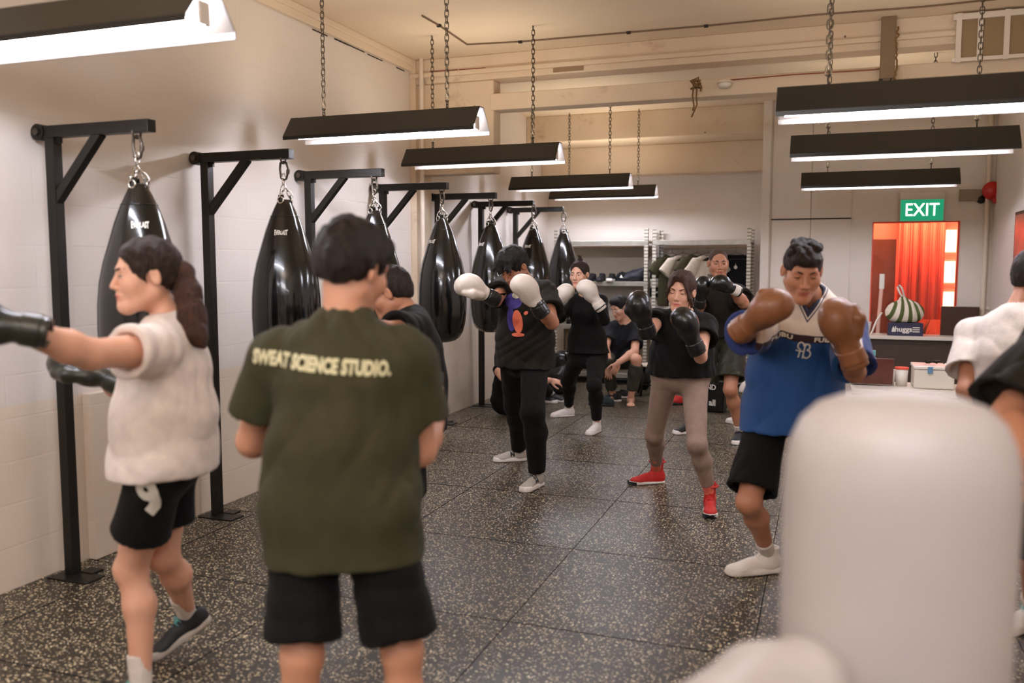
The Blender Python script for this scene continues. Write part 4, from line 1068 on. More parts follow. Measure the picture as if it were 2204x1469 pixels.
b_ = MB(); b_.tube([local(j, at(367, 573, hd+0.03))+0.020*(cos(t)*UP+sin(t)*FH) for t in np.linspace(0, 2*pi, 14)[:-1]], 0.006, 6, closed=True); b_.build('hair_band', M_black, r)
face_bits(j, r, HA_dbrown, 0.7)
glove(j, r, 'L', L_olive, L_olive, back=UP, scale=1.05, dirv=at(-30, 695, depth_of(j.wr['L'])-0.02)-j.wr['L'])
glove(j, r, 'R', L_olive, L_olive, back=UP, scale=1.15, dirv=at(150, 772, depth_of(j.wr['R']))-j.wr['R'])
shoe(j, r, 'L', 'sneaker', S_black, S_grey, S_teal, toephi=75, sockm=C_sock, sock=0.10)
_, R_, vq, t_ = shoe(j, r, 'R', 'sneaker', S_black, S_grey, S_teal, toephi=58, lift=28, sockm=C_sock, sock=0.12)
pn = MB(); pn.tube([local(j, t_+R_@np.array(p)) for p in ((0.042, 0.03, 0.05), (0.044, 0.06, 0.045), (0.043, 0.09, 0.04))], 0.009, 6, flat=0.5); pn.build('shoe_patch', S_orange, r)

# ---------------------------------------------------------------- man punching behind the green shirt
j = Rig(1.66, 4.0, (882, 880), (884, 684, 0.0), (842, 630, 0.0), 95, 90, 100, pitch=22, wide=1.05,
        sh={'L': (892, 712), 'R': None}, el={'L': (824, 712, -1), 'R': (850, 790, 1)}, wr={'L': (748, 700, 1), 'R': (800, 730, 1)},
        kn={'L': (868, 1070), 'R': (845, 1060)}, an={'L': (876, 1236), 'R': (838, 1190)})
r = new_person(j, 'man in a black shirt punching a bag, mostly hidden behind the man in green')
body(j, r, SK_tan, h=0.009, hh=0.005)
tee(j, r, C_black, loose=0.020, sleeve=0.62, hem=0.10, amp=0.005, seed=31)
trousers(j, r, C_shorts, 'shorts', loose=0.022, upto=0.90, flare=0.02, amp=0.005, seed=32, h=0.009)
hair(j, r, hair_mat('hair_cropped', (24, 17, 13), (58, 42, 32)), thick=0.005, amp=0.003, freq=160)
for kk in 'RL':
    glove(j, r, kk, L_black, L_black, back=UP, scale=1.2); shoe(j, r, kk, 'sneaker', S_black, S_white, S_black, toephi=80, sockm=C_sock, sock=0.09)

# ---------------------------------------------------------------- man with pale gloves and a printed shirt
j = Rig(1.74, 6.15, (1127, 762), (1138, 622, -0.20), (1106, 574, -0.34), 38, 34, 42, pitch=38, wide=1.05,
        sh={'R': (1088, 616), 'L': (1172, 630)}, el={'R': (1066, 646, -1), 'L': (1188, 694, -1)}, wr={'R': (1043, 632, -1), 'L': (1152, 650, -1)},
        kn={'R': (1108, 872), 'L': (1146, 890)}, an={'R': (1117, 966), 'L': (1156, 1018)})
r = new_person(j, 'man in a black shirt with violet and coral print raising pale gloves')
body(j, r, SK_tan)
_, gt = tee(j, r, C_black2, loose=0.026, sleeve=0.64, hem=0.08, amp=0.008, seed=41, sl_flare=0.02)
trousers(j, r, C_black, loose=0.022, upto=1.97, amp=0.005, seed=42)
def blob(cx, cy, rx, ry, rot=0, n=18): return [(cx+rx*cos(t)*cos(rot)-ry*sin(t)*sin(rot), cy+rx*cos(t)*sin(rot)+ry*sin(t)*cos(rot)) for t in np.linspace(0, 2*pi, n+1)[:-1]]
o_ = local(j, at(1112, 678, 5.85)); XD = RT*0.93-FH*0.10; VU = UP
B1 = mat('print_violet', (72, 62, 142), 0.7); B2 = mat('print_coral', (236, 116, 84), 0.7); B3 = mat('print_cream2', (226, 220, 196), 0.7)
def multi(*bl):
    Vs = []; Ts = []; n = 0
    for b in bl:
        v, t = ngon_tris(b); Vs.append(v); Ts.append(t+n); n += len(v)
    return np.concatenate(Vs), np.concatenate(Ts)
decal('print_patch', multi(blob(-0.024, 0.095, 0.062, 0.055, 0.3)), B1, gt, o_, XD, VU, r, 0.004, 0.015)
decal('print_patch', multi(blob(-0.045, -0.03, 0.028, 0.085, 0.05)), B1, gt, o_, XD, VU, r, 0.004, 0.015)
decal('print_patch', multi(blob(0.004, -0.045, 0.036, 0.080, 0.1)), B2, gt, o_, XD, VU, r, 0.007, 0.015)
decal('print_patch', multi(blob(0.005, -0.135, 0.045, 0.014, 0.0)), B2, gt, o_, XD, VU, r, 0.008, 0.015)
decal('print_patch', multi(blob(0.062, 0.015, 0.016, 0.012, 0.6)), B2, gt, o_, XD, VU, r, 0.008, 0.015)
decal('print_patch', multi(blob(-0.008, 0.132, 0.026, 0.022, 0.0)), B3, gt, o_, XD, VU, r, 0.009, 0.015)
def hx(F, G, R, s):
    rr = np.random.RandomState(4)
    for i in range(22):
        x = rr.uniform(-0.065, 0.065); y0 = rr.uniform(0.03, 0.08)
        F.u(sd_cone(G(x, y0, 0.115-abs(x)*0.5), G(x*1.25+rr.uniform(-.01, .01), 0.115+rr.uniform(-.01, .012), 0.045+rr.uniform(-.02, .02)), 0.016*s, 0.003*s), 0.008)
    F.u(sd_ell(G(0, 0.01, 0.09), R, np.array((0.078, 0.085, 0.050))*s), 0.02)
hair(j, r, HA_black, thick=0.017, amp=0.005, extra=hx)
face_bits(j, r, HA_black, 0.3)
glove(j, r, 'R', L_white, L_black, L_black, back=UP-FH*0.2, scale=1.2, dirv=PX(j, 1003, 610, -0.05, j.wr['R'])-j.wr['R'])
glove(j, r, 'L', L_white, L_black, L_black, back=UP*0.4+RT*0.6-FH*0.5, scale=1.2, dirv=PX(j, 1112, 590, -0.05, j.wr['L'])-j.wr['L'])
for kk, tp in (('R', 78), ('L', 32)):
    _, R_, vq, t_ = shoe(j, r, kk, 'sneaker', S_grey, S_white, L_black, toephi=tp)
    V, T = text_mesh('N', 0.042, bold=0.003); sx = 1 if facing(tp)@RT < 0 else -1
    side = R_[:, 0]*(-1 if (R_[:, 0]@(-FH)) < 0 else 1)
    decal('letter', (V, T), L_black, vq, local(j, t_+R_@np.array((0, 0.045, 0.058)))+side*0.03, np.cross(UP, side), UP, r, 0.003, 0.01)

# ---------------------------------------------------------------- woman in long black sleeves with white gloves
j = Rig(1.63, 8.0, (1264, 758), (1262, 634, -0.05), (1247, 590, -0.10), 34, 34, 28, pitch=6, fem=True,
        sh={'R': (1232, 645), 'L': (1292, 648)}, el={'R': (1206, 682, -1), 'L': (1300, 688, -1)}, wr={'R': (1199, 653, -1), 'L': (1281, 645, -1)},
        kn={'R': (1222, 818), 'L': (1279, 830)}, an={'R': (1224, 876), 'L': (1284, 908)})
r = new_person(j, 'woman in long black sleeves, white gloves and white boots with hair tied up')
body(j, r, SK_light)
tee(j, r, C_black, 'long_sleeve_top', loose=0.010, hem=0.0, amp=0.003, seed=51, long=True)
trousers(j, r, C_black, 'leggings', loose=0.010, upto=1.9, amp=0.003, seed=52)
def hx(F, G, R, s):
    F.u(sd_sph(G(0, -0.03, 0.135), 0.024*s), 0.012)
    for a in (-0.5, 0.1, 0.7): F.u(sd_cone(G(0, -0.03, 0.14), G(0.04*sin(a), -0.03, 0.178), 0.010*s, 0.003*s), 0.006)
hair(j, r, HA_dbrown, thick=0.010, amp=0.002, extra=hx, front=-0.010)
b_ = MB(); b_.tube([local(j, j.hc+j.hR@np.array((0.017*cos(t), -0.03+0.017*sin(t), 0.126))) for t in np.linspace(0, 2*pi, 12)[:-1]], 0.005, 6, closed=True); b_.build('hair_band', L_white, r)
face_bits(j, r, HA_dbrown, 0.6)
glove(j, r, 'R', L_white, L_white, back=UP*0.6-FH*0.6, scale=1.2, dirv=PX(j, 1224, 616, -0.08, j.wr['R'])-j.wr['R'])
_, R_, _, svq = glove(j, r, 'L', L_white, L_white, back=UP*0.5+RT*0.7-FH*0.3, scale=1.2, dirv=PX(j, 1238, 584, -0.03, j.wr['L'])-j.wr['L'])
tr = MB(); cy = j.wr['L']+R_@np.array((0, -0.075, 0)); tr.tube([local(j, cy+R_@np.array((0.0585*cos(t), 0, 0.054*sin(t)))) for t in np.linspace(0, 2*pi, 24)[:-1]], 0.005, 6, closed=True); tr.build('glove_trim', L_black, r)
for kk, tp in (('R', 72), ('L', 30)): shoe(j, r, kk, 'boot', S_white, S_white, S_white, toephi=tp, scale=0.93)

# ---------------------------------------------------------------- seated man with glasses
j = Rig(1.74, 9.75, (1332, 762), (1348, 698, -0.14), (1334, 661, -0.22), 18, 22, 55, pitch=26,
        sh={'R': (1313, 708), 'L': (1370, 714)}, el={'R': (1303, 748, -1), 'L': (1366, 756, -1)}, wr={'R': (1310, 790, -1), 'L': (1330, 781, -1)},
        kn={'R': (1305, 775), 'L': (1370, 774)}, an={'R': (1318, 846), 'L': (1358, 852)})
r = new_person(j, 'seated man with glasses in a dark shirt and grey trousers, one bare foot forward')
body(j, r, SK_light, hands={'L': (UP*0.4-FH, (0.7, -UP*0.9-RT*0.35)), 'R': (-FH, (0.7, -UP))}, feet={'R': 20, 'L': 8})
tee(j, r, C_char, loose=0.018, sleeve=0.66, hem=0.02, amp=0.004, seed=61)
trousers(j, r, C_trgrey, loose=0.020, upto=1.84, amp=0.006, seed=62)
def hx(F, G, R, s): F.u(sd_ell(G(0.0, 0.045, 0.095), R, np.array((0.060, 0.050, 0.036))*s), 0.02)
hair(j, r, HA_black, thick=0.011, amp=0.003, extra=hx, front=-0.008)
face_bits(j, r, HA_black, 0.25)
gl = MB(); G_ = lambda x, y, z: local(j, j.hc+j.hR@np.array((x, y, z)))
for q in (-1, 1):
    gl.tube([G_(q*0.033+0.023*cos(t), 0.105, 0.0+0.017*sin(t)) for t in np.linspace(0, 2*pi, 16)[:-1]], 0.0022, 6, closed=True)
    gl.tube([G_(q*0.056, 0.104, 0.006), G_(q*0.074, 0.06, 0.006), G_(q*0.080, -0.01, 0.006)], 0.002, 5)
gl.tube([G_(-0.010, 0.106, 0.004), G_(0, 0.109, 0.007), G_(0.010, 0.106, 0.004)], 0.002, 5); gl.build('glasses', M_glass_frame, r)

# ---------------------------------------------------------------- woman in red shoes
j = Rig(1.60, 5.45, (1464, 796), (1476, 680, -0.12), (1466, 627, -0.20), 22, 24, 26, pitch=8, fem=True, roll=4,
        sh={'R': (1414, 690), 'L': (1516, 702)}, el={'R': (1400, 712, -1), 'L': (1508, 768, -1)}, wr={'R': (1387, 693, -1), 'L': (1490, 728, -1)},
        kn={'R': (1408, 935), 'L': (1500, 955)}, an={'R': (1413, 1008, 0.10), 'L': (1528, 1062, 0.10)})
r = new_person(j, 'woman in a black shirt, taupe leggings and red shoes in a boxing stance')
body(j, r, SK_light, nose=0.95)
tee(j, r, C_black, loose=0.020, sleeve=0.42, hem=0.03, amp=0.007, seed=71, sl_flare=0.025, flare=0.004)
trousers(j, r, C_grey, 'leggings', loose=0.007, upto=1.82, amp=0.0015, seed=72, top=0.02)
def hx(F, G, R, s):
    rr = np.random.RandomState(9)
    for q in (-1, 1):
        for i in range(5):
            x = q*(0.035+0.009*i); F.u(sd_cone(G(x*0.6, 0.075-0.006*i, 0.105-0.005*i), G(q*(0.066+0.003*i), 0.088-0.018*i, 0.01-0.022*i), 0.012*s, 0.006*s), 0.008)
            F.u(sd_cone(G(q*(0.066+0.003*i), 0.088-0.018*i, 0.01-0.022*i), G(q*(0.070+rr.uniform(-.004, .006)), 0.066-0.014*i, -0.07-0.012*i), 0.006*s, 0.002*s), 0.004)
    F.u(sd_ell(G(0, -0.06, -0.01), R, np.array((0.070, 0.045, 0.075))*s), 0.03); F.u(sd_cone(G(-0.02, -0.09, 0.0), G(0.02, -0.13, -0.06), 0.025*s, 0.02*s), 0.02)
hair(j, r, HA_brown, thick=0.012, amp=0.003, extra=hx)
face_bits(j, r, HA_brown, 0.35)
glove(j, r, 'R', L_black, L_black, back=UP*0.5-FH*0.6-RT*0.3, scale=1.08, dirv=PX(j, 1368, 632, -0.06, j.wr['R'])-j.wr['R'])
glove(j, r, 'L', L_black, L_black, back=-FH*0.6+RT*0.4, scale=1.12, dirv=PX(j, 1462, 660, -0.05, j.wr['L'])-j.wr['L'])
for kk, tp in (('R', 76), ('L', 12)): 
    o, R_, vq, t_ = shoe(j, r, kk, 'boot', S_red, S_white, S_red, toephi=tp, scale=0.95, sockm=C_pink, sock=0.165)
    tb = MB(); tb.tube([local(j, t_+R_@np.array((0.045*cos(t), -0.018+0.052*sin(t), 0.150))) for t in np.linspace(0, 2*pi, 20)[:-1]], 0.010, 6, closed=True, flat=0.5); tb.build('ankle_strap', S_red, o)
    lg = MB(); lg.add([local(j, t_+R_@np.array((q[0], q[1], q[2]))) for q in ((0.0, 0.158, 0.001), (0.035, 0.185, 0.001), (0.045, 0.15, 0.001), (0.045, 0.15, 0.022), (0.033, 0.196, 0.026), (0.0, 0.204, 0.026), (-0.033, 0.196, 0.026), (-0.042, 0.15, 0.022), (-0.042, 0.15, 0.001), (-0.03, 0.19, 0.001))], [(0, 1, 2, 3, 4, 5, 6, 7, 8, 9)]); lg.build('toe_bumper', S_black, o)

# ---------------------------------------------------------------- bald man behind her
j = Rig(1.74, 7.45, (1556, 712), (1556, 620, -0.10), (1546, 566, -0.16), 22, 14, 4, pitch=6, wide=1.05,
        sh={'R': (1517, 635), 'L': (1592, 636)}, el={'R': (1500, 672, -1), 'L': (1600, 652, -1)}, wr={'R': (1508, 640, -1), 'L': (1573, 619, -1)},
        kn={'R': (1508, 845), 'L': (1572, 838)}, an={'R': (1492, 910), 'L': (1592, 926)})
r = new_person(j, 'man with shaved head in black raising black gloves behind the woman in red shoes')
body(j, r, SK_tan, hh=0.0038)
tee(j, r, C_black2, loose=0.022, sleeve=0.60, hem=0.04, amp=0.007, seed=81, sl_flare=0.025)
_, gs = trousers(j, r, C_nyl, 'shorts', loose=0.024, upto=0.78, flare=0.03, amp=0.008, seed=82)
st = MB(); st.tube([local(j, at(u, v, 7.36)) for u, v in ((1584, 722), (1588, 745), (1590, 770), (1592, 792))], 0.006, 6, flat=0.4); st.build('side_stripe', C_sock, r)
hair(j, r, mat('buzzed_hair', (74, 54, 42), 0.85, var=0.1, vscale=200), thick=0.0012, amp=0.0, front=-0.024)
face_bits(j, r, HA_black, 0.6)
glove(j, r, 'R', L_black, L_black, back=-FH-RT*0.3, scale=1.02, dirv=PX(j, 1516, 592, -0.08, j.wr['R'])-j.wr['R'])
glove(j, r, 'L', L_black, L_white, back=UP*0.8-FH*0.6, scale=1.02, dirv=PX(j, 1530, 598, -0.06, j.wr['L'])-j.wr['L'])
for kk, tp in (('R', 70), ('L', 24)): shoe(j, r, kk, 'sneaker', S_black, S_white, S_black, toephi=tp, sockm=C_sock, sock=0.06 if kk == 'L' else 0.08)

# ---------------------------------------------------------------- man in the blue jersey
g = NT('jersey'); a = g.n('Attribute'); a.attribute_name = 'fit'; sp_ = g.n('SeparateXYZ'); g.l(a.outputs['Vector'], sp_.inputs[0])
X_, Y_, Z_ = sp_.outputs; ax_ = g.math('ABSOLUTE', X_)
yoke = g.gt(Z_, -0.132, 0.002); band = g.math('MULTIPLY', g.gt(Z_, -0.162, 0.002), g.math('SUBTRACT', 1, yoke))
vd = g.math('SUBTRACT', g.math('ADD', Z_, 0.055), g.math('MULTIPLY', ax_, 1.55)); vs = g.math('MULTIPLY', g.gt(vd, -0.030, 0.001), g.gt(Y_, 0.0, 0.01))
st1 = g.math('MULTIPLY', g.math('MULTIPLY', g.gt(vd, -0.026, 0.001), g.math('SUBTRACT', 1, g.gt(vd, -0.016, 0.001))), vs); st2 = g.math('MULTIPLY', g.gt(vd, -0.006, 0.001), vs)
col = g.mix(yoke, srgb(14, 66, 122), srgb(214, 200, 186)); col = g.mix(band, col, srgb(44, 16, 26)); col = g.mix(g.math('MAXIMUM', st1, st2), col, srgb(24, 26, 52))
arm = g.gt(ax_, 0.215, 0.004); col = g.mix(arm, col, srgb(22, 44, 104))
g.l(col, g.b.inputs['Base Color']); g.b.inputs['Roughness'].default_value = 0.75; g.b.inputs['Sheen Weight'].default_value = 0.1
j = Rig(1.75, 4.15, (1700, 862), (1738, 636, -0.20), (1727, 582, -0.38), 36, 12, 9, pitch=22, wide=1.0, roll=2,
        sh={'R': (1652, 712), 'L': (1824, 706)}, el={'R': (1596, 716, -1), 'L': (1840, 800, -1)}, wr={'R': (1618, 692, -1), 'L': (1824, 742, -1)},
        kn={'R': (1612, 1080), 'L': (1790, 1080)}, an={'R': (1652, 1188, 0.10), 'L': (1800, 1150, 0.09)})
r = new_person(j, 'man in a blue and white jersey raising brown boxing gloves')
body(j, r, SK_tan, hh=0.004, nose=1.1)
_, gj = tee(j, r, g.m, 'jersey', loose=0.026, sleeve=0.88, hem=0.13, amp=0.010, seed=91, sl_flare=0.010, vneck=0.055, attr=True, freq=30, flare=0.02, hemtilt=(0.02, 0, 0))
trousers(j, r, C_shorts, 'shorts', loose=0.026, upto=0.88, flare=0.024, amp=0.005, seed=92)
V, T = text_mesh('FUBU', 0.030, bold=0.0012, spacing=1.05); V = V*np.array((1.25, 0.85, 1)); cfw = j.cfr; cx = j.clat*-1
for off in (0.085, -0.10):
    decal('band_lettering', (V, T), M_ink, gj, local(j, j.nb-j.spine*0.147*j.s+cx*off+cfw*0.2), cx, j.spine, r, 0.004, 0.012)
sq = MB(); P0 = np.array([(0.0, 0.03), (-0.012, 0.045), (-0.026, 0.038), (-0.026, 0.02), (-0.004, 0.006), (-0.014, -0.02), (-0.022, -0.034)]); 
def stroke(P, w):
    Vs = []; Ts = []
    for k in range(len(P)):
        d = P[min(k+1, len(P)-1)]-P[max(k-1, 0)]; d = d/np.linalg.norm(d); nn = np.array((-d[1], d[0]))*w; Vs += [(*(P[k]+nn), 0), (*(P[k]-nn), 0)]
        if k: b = 2*k-2; Ts += [(b, b+1, b+3), (b, b+3, b+2)]
    return np.array(Vs), np.array(Ts)
def circ(cx_, cy_, rx, ry, a0, a1, n=14): t = np.linspace(a0, a1, n); return np.stack([cx_+rx*np.cos(t), cy_+ry*np.sin(t)], 1)
lg = [stroke(circ(-0.014, 0.024, 0.013, 0.016, 0.0, 4.6), 0.0032), stroke(np.array([(-0.014, 0.008), (-0.016, -0.012), (-0.018, -0.034)]), 0.0032), stroke(np.array([(-0.034, 0.002), (-0.015, -0.002), (0.004, 0.0)]), 0.003),
      stroke(np.array([(0.004, 0.036), (0.002, 0.0), (0.0, -0.036)]), 0.0032), stroke(circ(0.014, 0.020, 0.011, 0.013, -1.6, 2.8), 0.0032), stroke(circ(0.016, -0.014, 0.016, 0.019, -2.6, 1.7), 0.0032)]
Vs = []; Ts = []; n = 0
for v, t in lg: Vs.append(v); Ts.append(t+n); n += len(v)
decal('chest_emblem', (np.concatenate(Vs), np.concatenate(Ts)), M_ink, gj, local(j, j.nb-j.spine*0.20*j.s+cfw*0.2), cx, j.spine, r, 0.004, 0.008)
def hx(F, G, R, s):
    rr = np.random.RandomState(2)
    for i in range(60):
        a = rr.uniform(0, 2*pi); q = sqrt(rr.uniform(0, 1)); x = 0.068*q*cos(a); y = -0.005+0.085*q*sin(a); z = 0.088+0.035*sqrt(max(0, 1-q*q))
        F.u(sd_sph(G(x, y, z), rr.uniform(0.011, 0.018)*s), 0.004)
    F.u(sd_ell(G(0, 0.062, 0.075), R, np.array((0.062, 0.045, 0.032))*s), 0.015)
hair(j, r, hair_mat('hair_curly', (18, 12, 9), (62, 38, 24)), thick=0.006, amp=0.003, freq=160, extra=hx, h=0.005)
face_bits(j, r, HA_black, 0.22)
glove(j, r, 'R', L_brown, L_brown, back=-FH*0.7-RT*0.5+UP*0.2, scale=1.12, dirv=PX(j, 1672, 652, -0.10, j.wr['R'])-j.wr['R'])
glove(j, r, 'L', L_brown, L_brown, back=-RT*0.6-FH*0.5, scale=1.15, dirv=PX(j, 1772, 622, -0.02, j.wr['L'])-j.wr['L'])
for kk, tp in (('R', 78), ('L', 20)): shoe(j, r, kk, 'knit', S_white, S_white, S_white, toephi=tp, scale=1.05, sockm=C_sock, sock=0.09)

# ---------------------------------------------------------------- man in white at the right edge
j = Rig(1.72, 3.7, (2215, 905), (2192, 680, 0.0), (2228, 598, 0.02), -110, -112, -120, pitch=12, wide=1.08,
        sh={'L': (2098, 722, 0.05), 'R': None}, el={'L': (2082, 842, -1), 'R': (2290, 800, 1)}, wr={'L': (2150, 858, 1), 'R': (2330, 740, 1)},
        kn={'L': (2260, 1090), 'R': (2290, 1100)}, an={'L': (2250, 1240), 'R': (2330, 1250)})
r = new_person(j, 'man in a white shirt at the right edge facing away')
body(j, r, SK_tan, h=0.01, hh=0.005, hands={'L': (UP, 0.8), 'R': (UP, 0.8)})
tee(j, r, C_whitet, loose=0.022, sleeve=0.66, hem=0.12, amp=0.006, seed=101, sl_flare=0.025)
trousers(j, r, C_shorts, 'shorts', loose=0.022, upto=0.85, flare=0.03, amp=0.005, seed=102, h=0.01)
hair(j, r, MATS['hair_cropped'], thick=0.006, amp=0.003, freq=160)
for kk in 'RL': shoe(j, r, kk, 'sneaker', S_white, S_white, S_white, toephi=-100, sockm=C_sock, sock=0.08)

# ---------------------------------------------------------------- person in black at the very right edge
j = Rig(1.74, 2.75, (2370, 1010), (2345, 690, 0.0), (2350, 560, 0.0), 100, 95, 95, wide=1.05,
        sh={'L': (2275, 735), 'R': None}, el={'L': (2170, 890, -1), 'R': (2250, 900, 1)}, wr={'L': (2212, 1000, -1), 'R': (2230, 850, 1)},
        kn={'L': (2290, 1230), 'R': (2215, 1180)}, an={'L': (2400, 1450), 'R': (2222, 1300)})
r = new_person(j, 'person in a loose black shirt cut off by the right edge, dark sleeve showing')
body(j, r, SK_tan, h=0.01, hh=0.006, hands={'L': (RT, 0.8), 'R': (UP, 0.8)})
tee(j, r, C_black2, loose=0.028, sleeve=0.92, hem=0.10, amp=0.006, seed=111, sl_flare=0.04)
trousers(j, r, C_shorts, 'shorts', loose=0.022, upto=0.82, flare=0.03, amp=0.005, seed=112, h=0.01)
hair(j, r, HA_black, thick=0.010, amp=0.003)
for kk in 'RL': shoe(j, r, kk, 'sneaker', S_white, S_white, S_teal, toephi=60, sockm=C_sock, sock=0.08)

# ---------------------------------------------------------------- person sitting on the floor behind
j = Rig(1.66, 8.75, (1098, 858), (1106, 776, -0.05), (1126, 742, -0.12), -50, -45, -50, pitch=25,
        sh={'R': (1088, 790), 'L': (1135, 792)}, el={'R': (1074, 800, -1), 'L': (1150, 822, -1)}, wr={'R': (1100, 830, -1), 'L': (1184, 818, 1)},
        kn={'R': (1132, 812), 'L': (1156, 818)}, an={'R': (1164, 848), 'L': (1186, 846)})
r = new_person(j, 'person in black sitting on the floor reaching to a shoe, behind the printed shirt')
body(j, r, SK_light, hands={'L': (-FH+UP*0.5, (0.5, RT-UP*0.2)), 'R': (UP, 0.5)})
tee(j, r, C_black, loose=0.020, sleeve=0.62, hem=0.02, amp=0.005, seed=121)
trousers(j, r, C_black, loose=0.020, upto=1.85, amp=0.005, seed=122)
hair(j, r, HA_black, thick=0.010, amp=0.003)
for kk in 'RL': shoe(j, r, kk, 'sneaker', S_black, S_white, S_black, toephi=-70, sockm=C_sock, sock=0.05)
# ================================================================ floor seams and small wall fittings
sm = MB()
s0 = atz(1385, 1010, 0.0); xs = float(s0[0])
for k in range(-2, 3):
    sm.bx(xs+k*1.0-0.0025, xs+k*1.0+0.0025, 0.3, YP, 0.0, 0.0012) if XL < xs+k < XR-0.1 else None
yseam = float(atz(1045, 1330, 0)[1])
for k in range(-2, 8): sm.bx(XL+0.02, XR-0.02, yseam+k*1.0-0.002, yseam+k*1.0+0.002, 0.0, 0.0012)
struct('trim_10', sm, mat('mat_seam', (10, 9, 8), 0.9))

def exit_sign():
    c = atY(1984, 450, YP-0.05); w = float(atY(2031, 450, YP-0.05)[0]-atY(1936, 450, YP-0.05)[0]); h = 0.235
    t = thing('exit_sign', 'green illuminated sign reading EXIT above the red tinted window', 'sign', c)
    MB().box((0, 0.02, 0.145), (w*1.02, 0.07, 0.075)).build('mount_box', M_white, t, 0.006)
    MB().box((0, 0, -0.01), (w, 0.03, h)).build('casing', mat('sign_casing', (205, 200, 184), 0.5), t, 0.004)
    pn = MB().box((0, -0.017, -0.01), (w*0.97, 0.006, h*0.93)).build('sign_panel', mat('exit_green', (14, 140, 100), 0.4, emit=0.55), t)
    V, T = text_mesh('EXIT', h*0.80, bold=0.0012); V = V*np.array((0.86, 1.0, 1)); P = np.stack([V[:, 0], np.full(len(V), -0.0215), V[:, 1]-0.012], 1)
    link('lettering', np_mesh('exit', P, T, mat('exit_white', (236, 246, 232), 0.4, emit=1.2), smooth=False), pn)
exit_sign()
# alarm bell, surveillance camera, junction and pipes in the right corner
xb = XR-0.10
p = atY(2136, 410, YP-0.08); t = thing('fire_alarm_bell', 'round red fire alarm bell high in the right corner', 'alarm', p)
R90 = frame((0, -1, 0), (1, 0, 0))
MB().lathe([(0.0, 0), (0.085, 0), (0.095, 0.012), (0.09, 0.035), (0.06, 0.055), (0.02, 0.062), (0.0, 0.063)], (0, 0.02, 0), 28, R90).build('gong', M_red, t)
MB().box((0, 0.04, 0), (0.13, 0.05, 0.13)).build('back_box', mat('red_dark', (120, 20, 18), 0.5), t, 0.006)
MB().cyl((0.03, -0.02, -0.08), (0.03, -0.02, -0.13), 0.035, 0.03).build('beacon', M_red, t)
p = atY(2113, 429, YP-0.05); t = thing('security_camera', 'small black dome camera on the wall left of the alarm bell', 'camera', p)
MB().lathe([(0.0, 0), (0.042, 0), (0.042, 0.02), (0.03, 0.045), (0.0, 0.055)], (0, 0.05, 0), 20, R90).build('dome', M_black, t)
MB().cyl((0, 0.05, 0), (0, 0.04, 0), 0.05).build('mount', M_white, t)
for i, (u, nm) in enumerate(((2122, 'left and wider of two corner pipes'), (2140, 'thin pipe right of the wider corner pipe'))):
    x = atY(u, 500, YP-0.04)[0]; t = thing('conduit_pipe', 'cream conduit running down the right corner, '+nm, 'pipe', (x, YP-0.045, 0.75))
    MB().cyl((0, 0, 0), (0, 0, ZC-0.75), 0.024 if i == 0 else 0.014).build('pipe', M_pipe, t)
    for z in (0.3, 1.2, 2.0): MB().box((0, 0.022, z), (0.08, 0.018, 0.03)).build('pipe_clip', M_white, t)
x0 = atY(2088, 420, YP-0.02)
tag(MB().box(x0+np.array((0, 0, 0)), (0.20, 0.03, 0.12)).build('junction_box', mat('box_greybrown', (150, 132, 110), 0.6), None, 0.004), 'grey junction box on the wall under the black dome camera', 'electrical box')
# smoke detector with its cable on the beam, rope knot
p = atY(1560, 178, YBM-0.03); t = thing('smoke_detector', 'round cream smoke detector on the concrete beam', 'smoke detector', p)
MB().lathe([(0.0, 0), (0.05, 0), (0.052, 0.015), (0.04, 0.035), (0.015, 0.042), (0.0, 0.042)], (0, 0.01, 0), 24, frame((0, 0, -1), (1, 0, 0))).build('head', M_white, t)
MB().cyl((0, 0.01, 0), (0, 0.01, 0.015), 0.058).build('base', M_pipe, t)
tag(MB().tube([atY(u, v, YBM-0.01) for u, v in ((1572, 172), (1700, 161), (1880, 150), (1905, 146))], 0.005, 6).build('detector_cable', mat('red_brown_cable', (150, 84, 66), 0.6), None), 'thin reddish cable running right from the smoke detector', 'cable')
p = atY(1498, 172, YBM-0.06); t = thing('rope_knot', 'frayed brown rope knot hanging from the beam', 'rope', p); M_rope = mat('rope_brown', (128, 96, 58), 0.9, bump=0.5, bscale=200)
rr = np.random.RandomState(3); k = MB(); P = [np.array((0.045*cos(i*1.9)*rr.uniform(.5, 1), 0.03*sin(i*2.3), -0.03+0.045*sin(i*1.3)*rr.uniform(.6, 1.1))) for i in range(26)]; k.tube(P, 0.008, 6); k.build('knot', M_rope, t)
for a, b in ((((-0.02, 0, -0.05), (-0.025, 0, -0.12), (-0.012, 0, -0.20), (-0.02, 0, -0.235)), 0), (((0.008, 0, -0.05), (0.004, 0, -0.13), (0.012, 0, -0.19), (-0.008, 0, -0.235), (-0.03, 0, -0.285)), 1), (((0.03, 0, -0.03), (0.045, 0, -0.06), (0.035, 0, -0.09)), 2)):
    MB().tube(a, 0.006, 6).build('rope_end', M_rope, t)
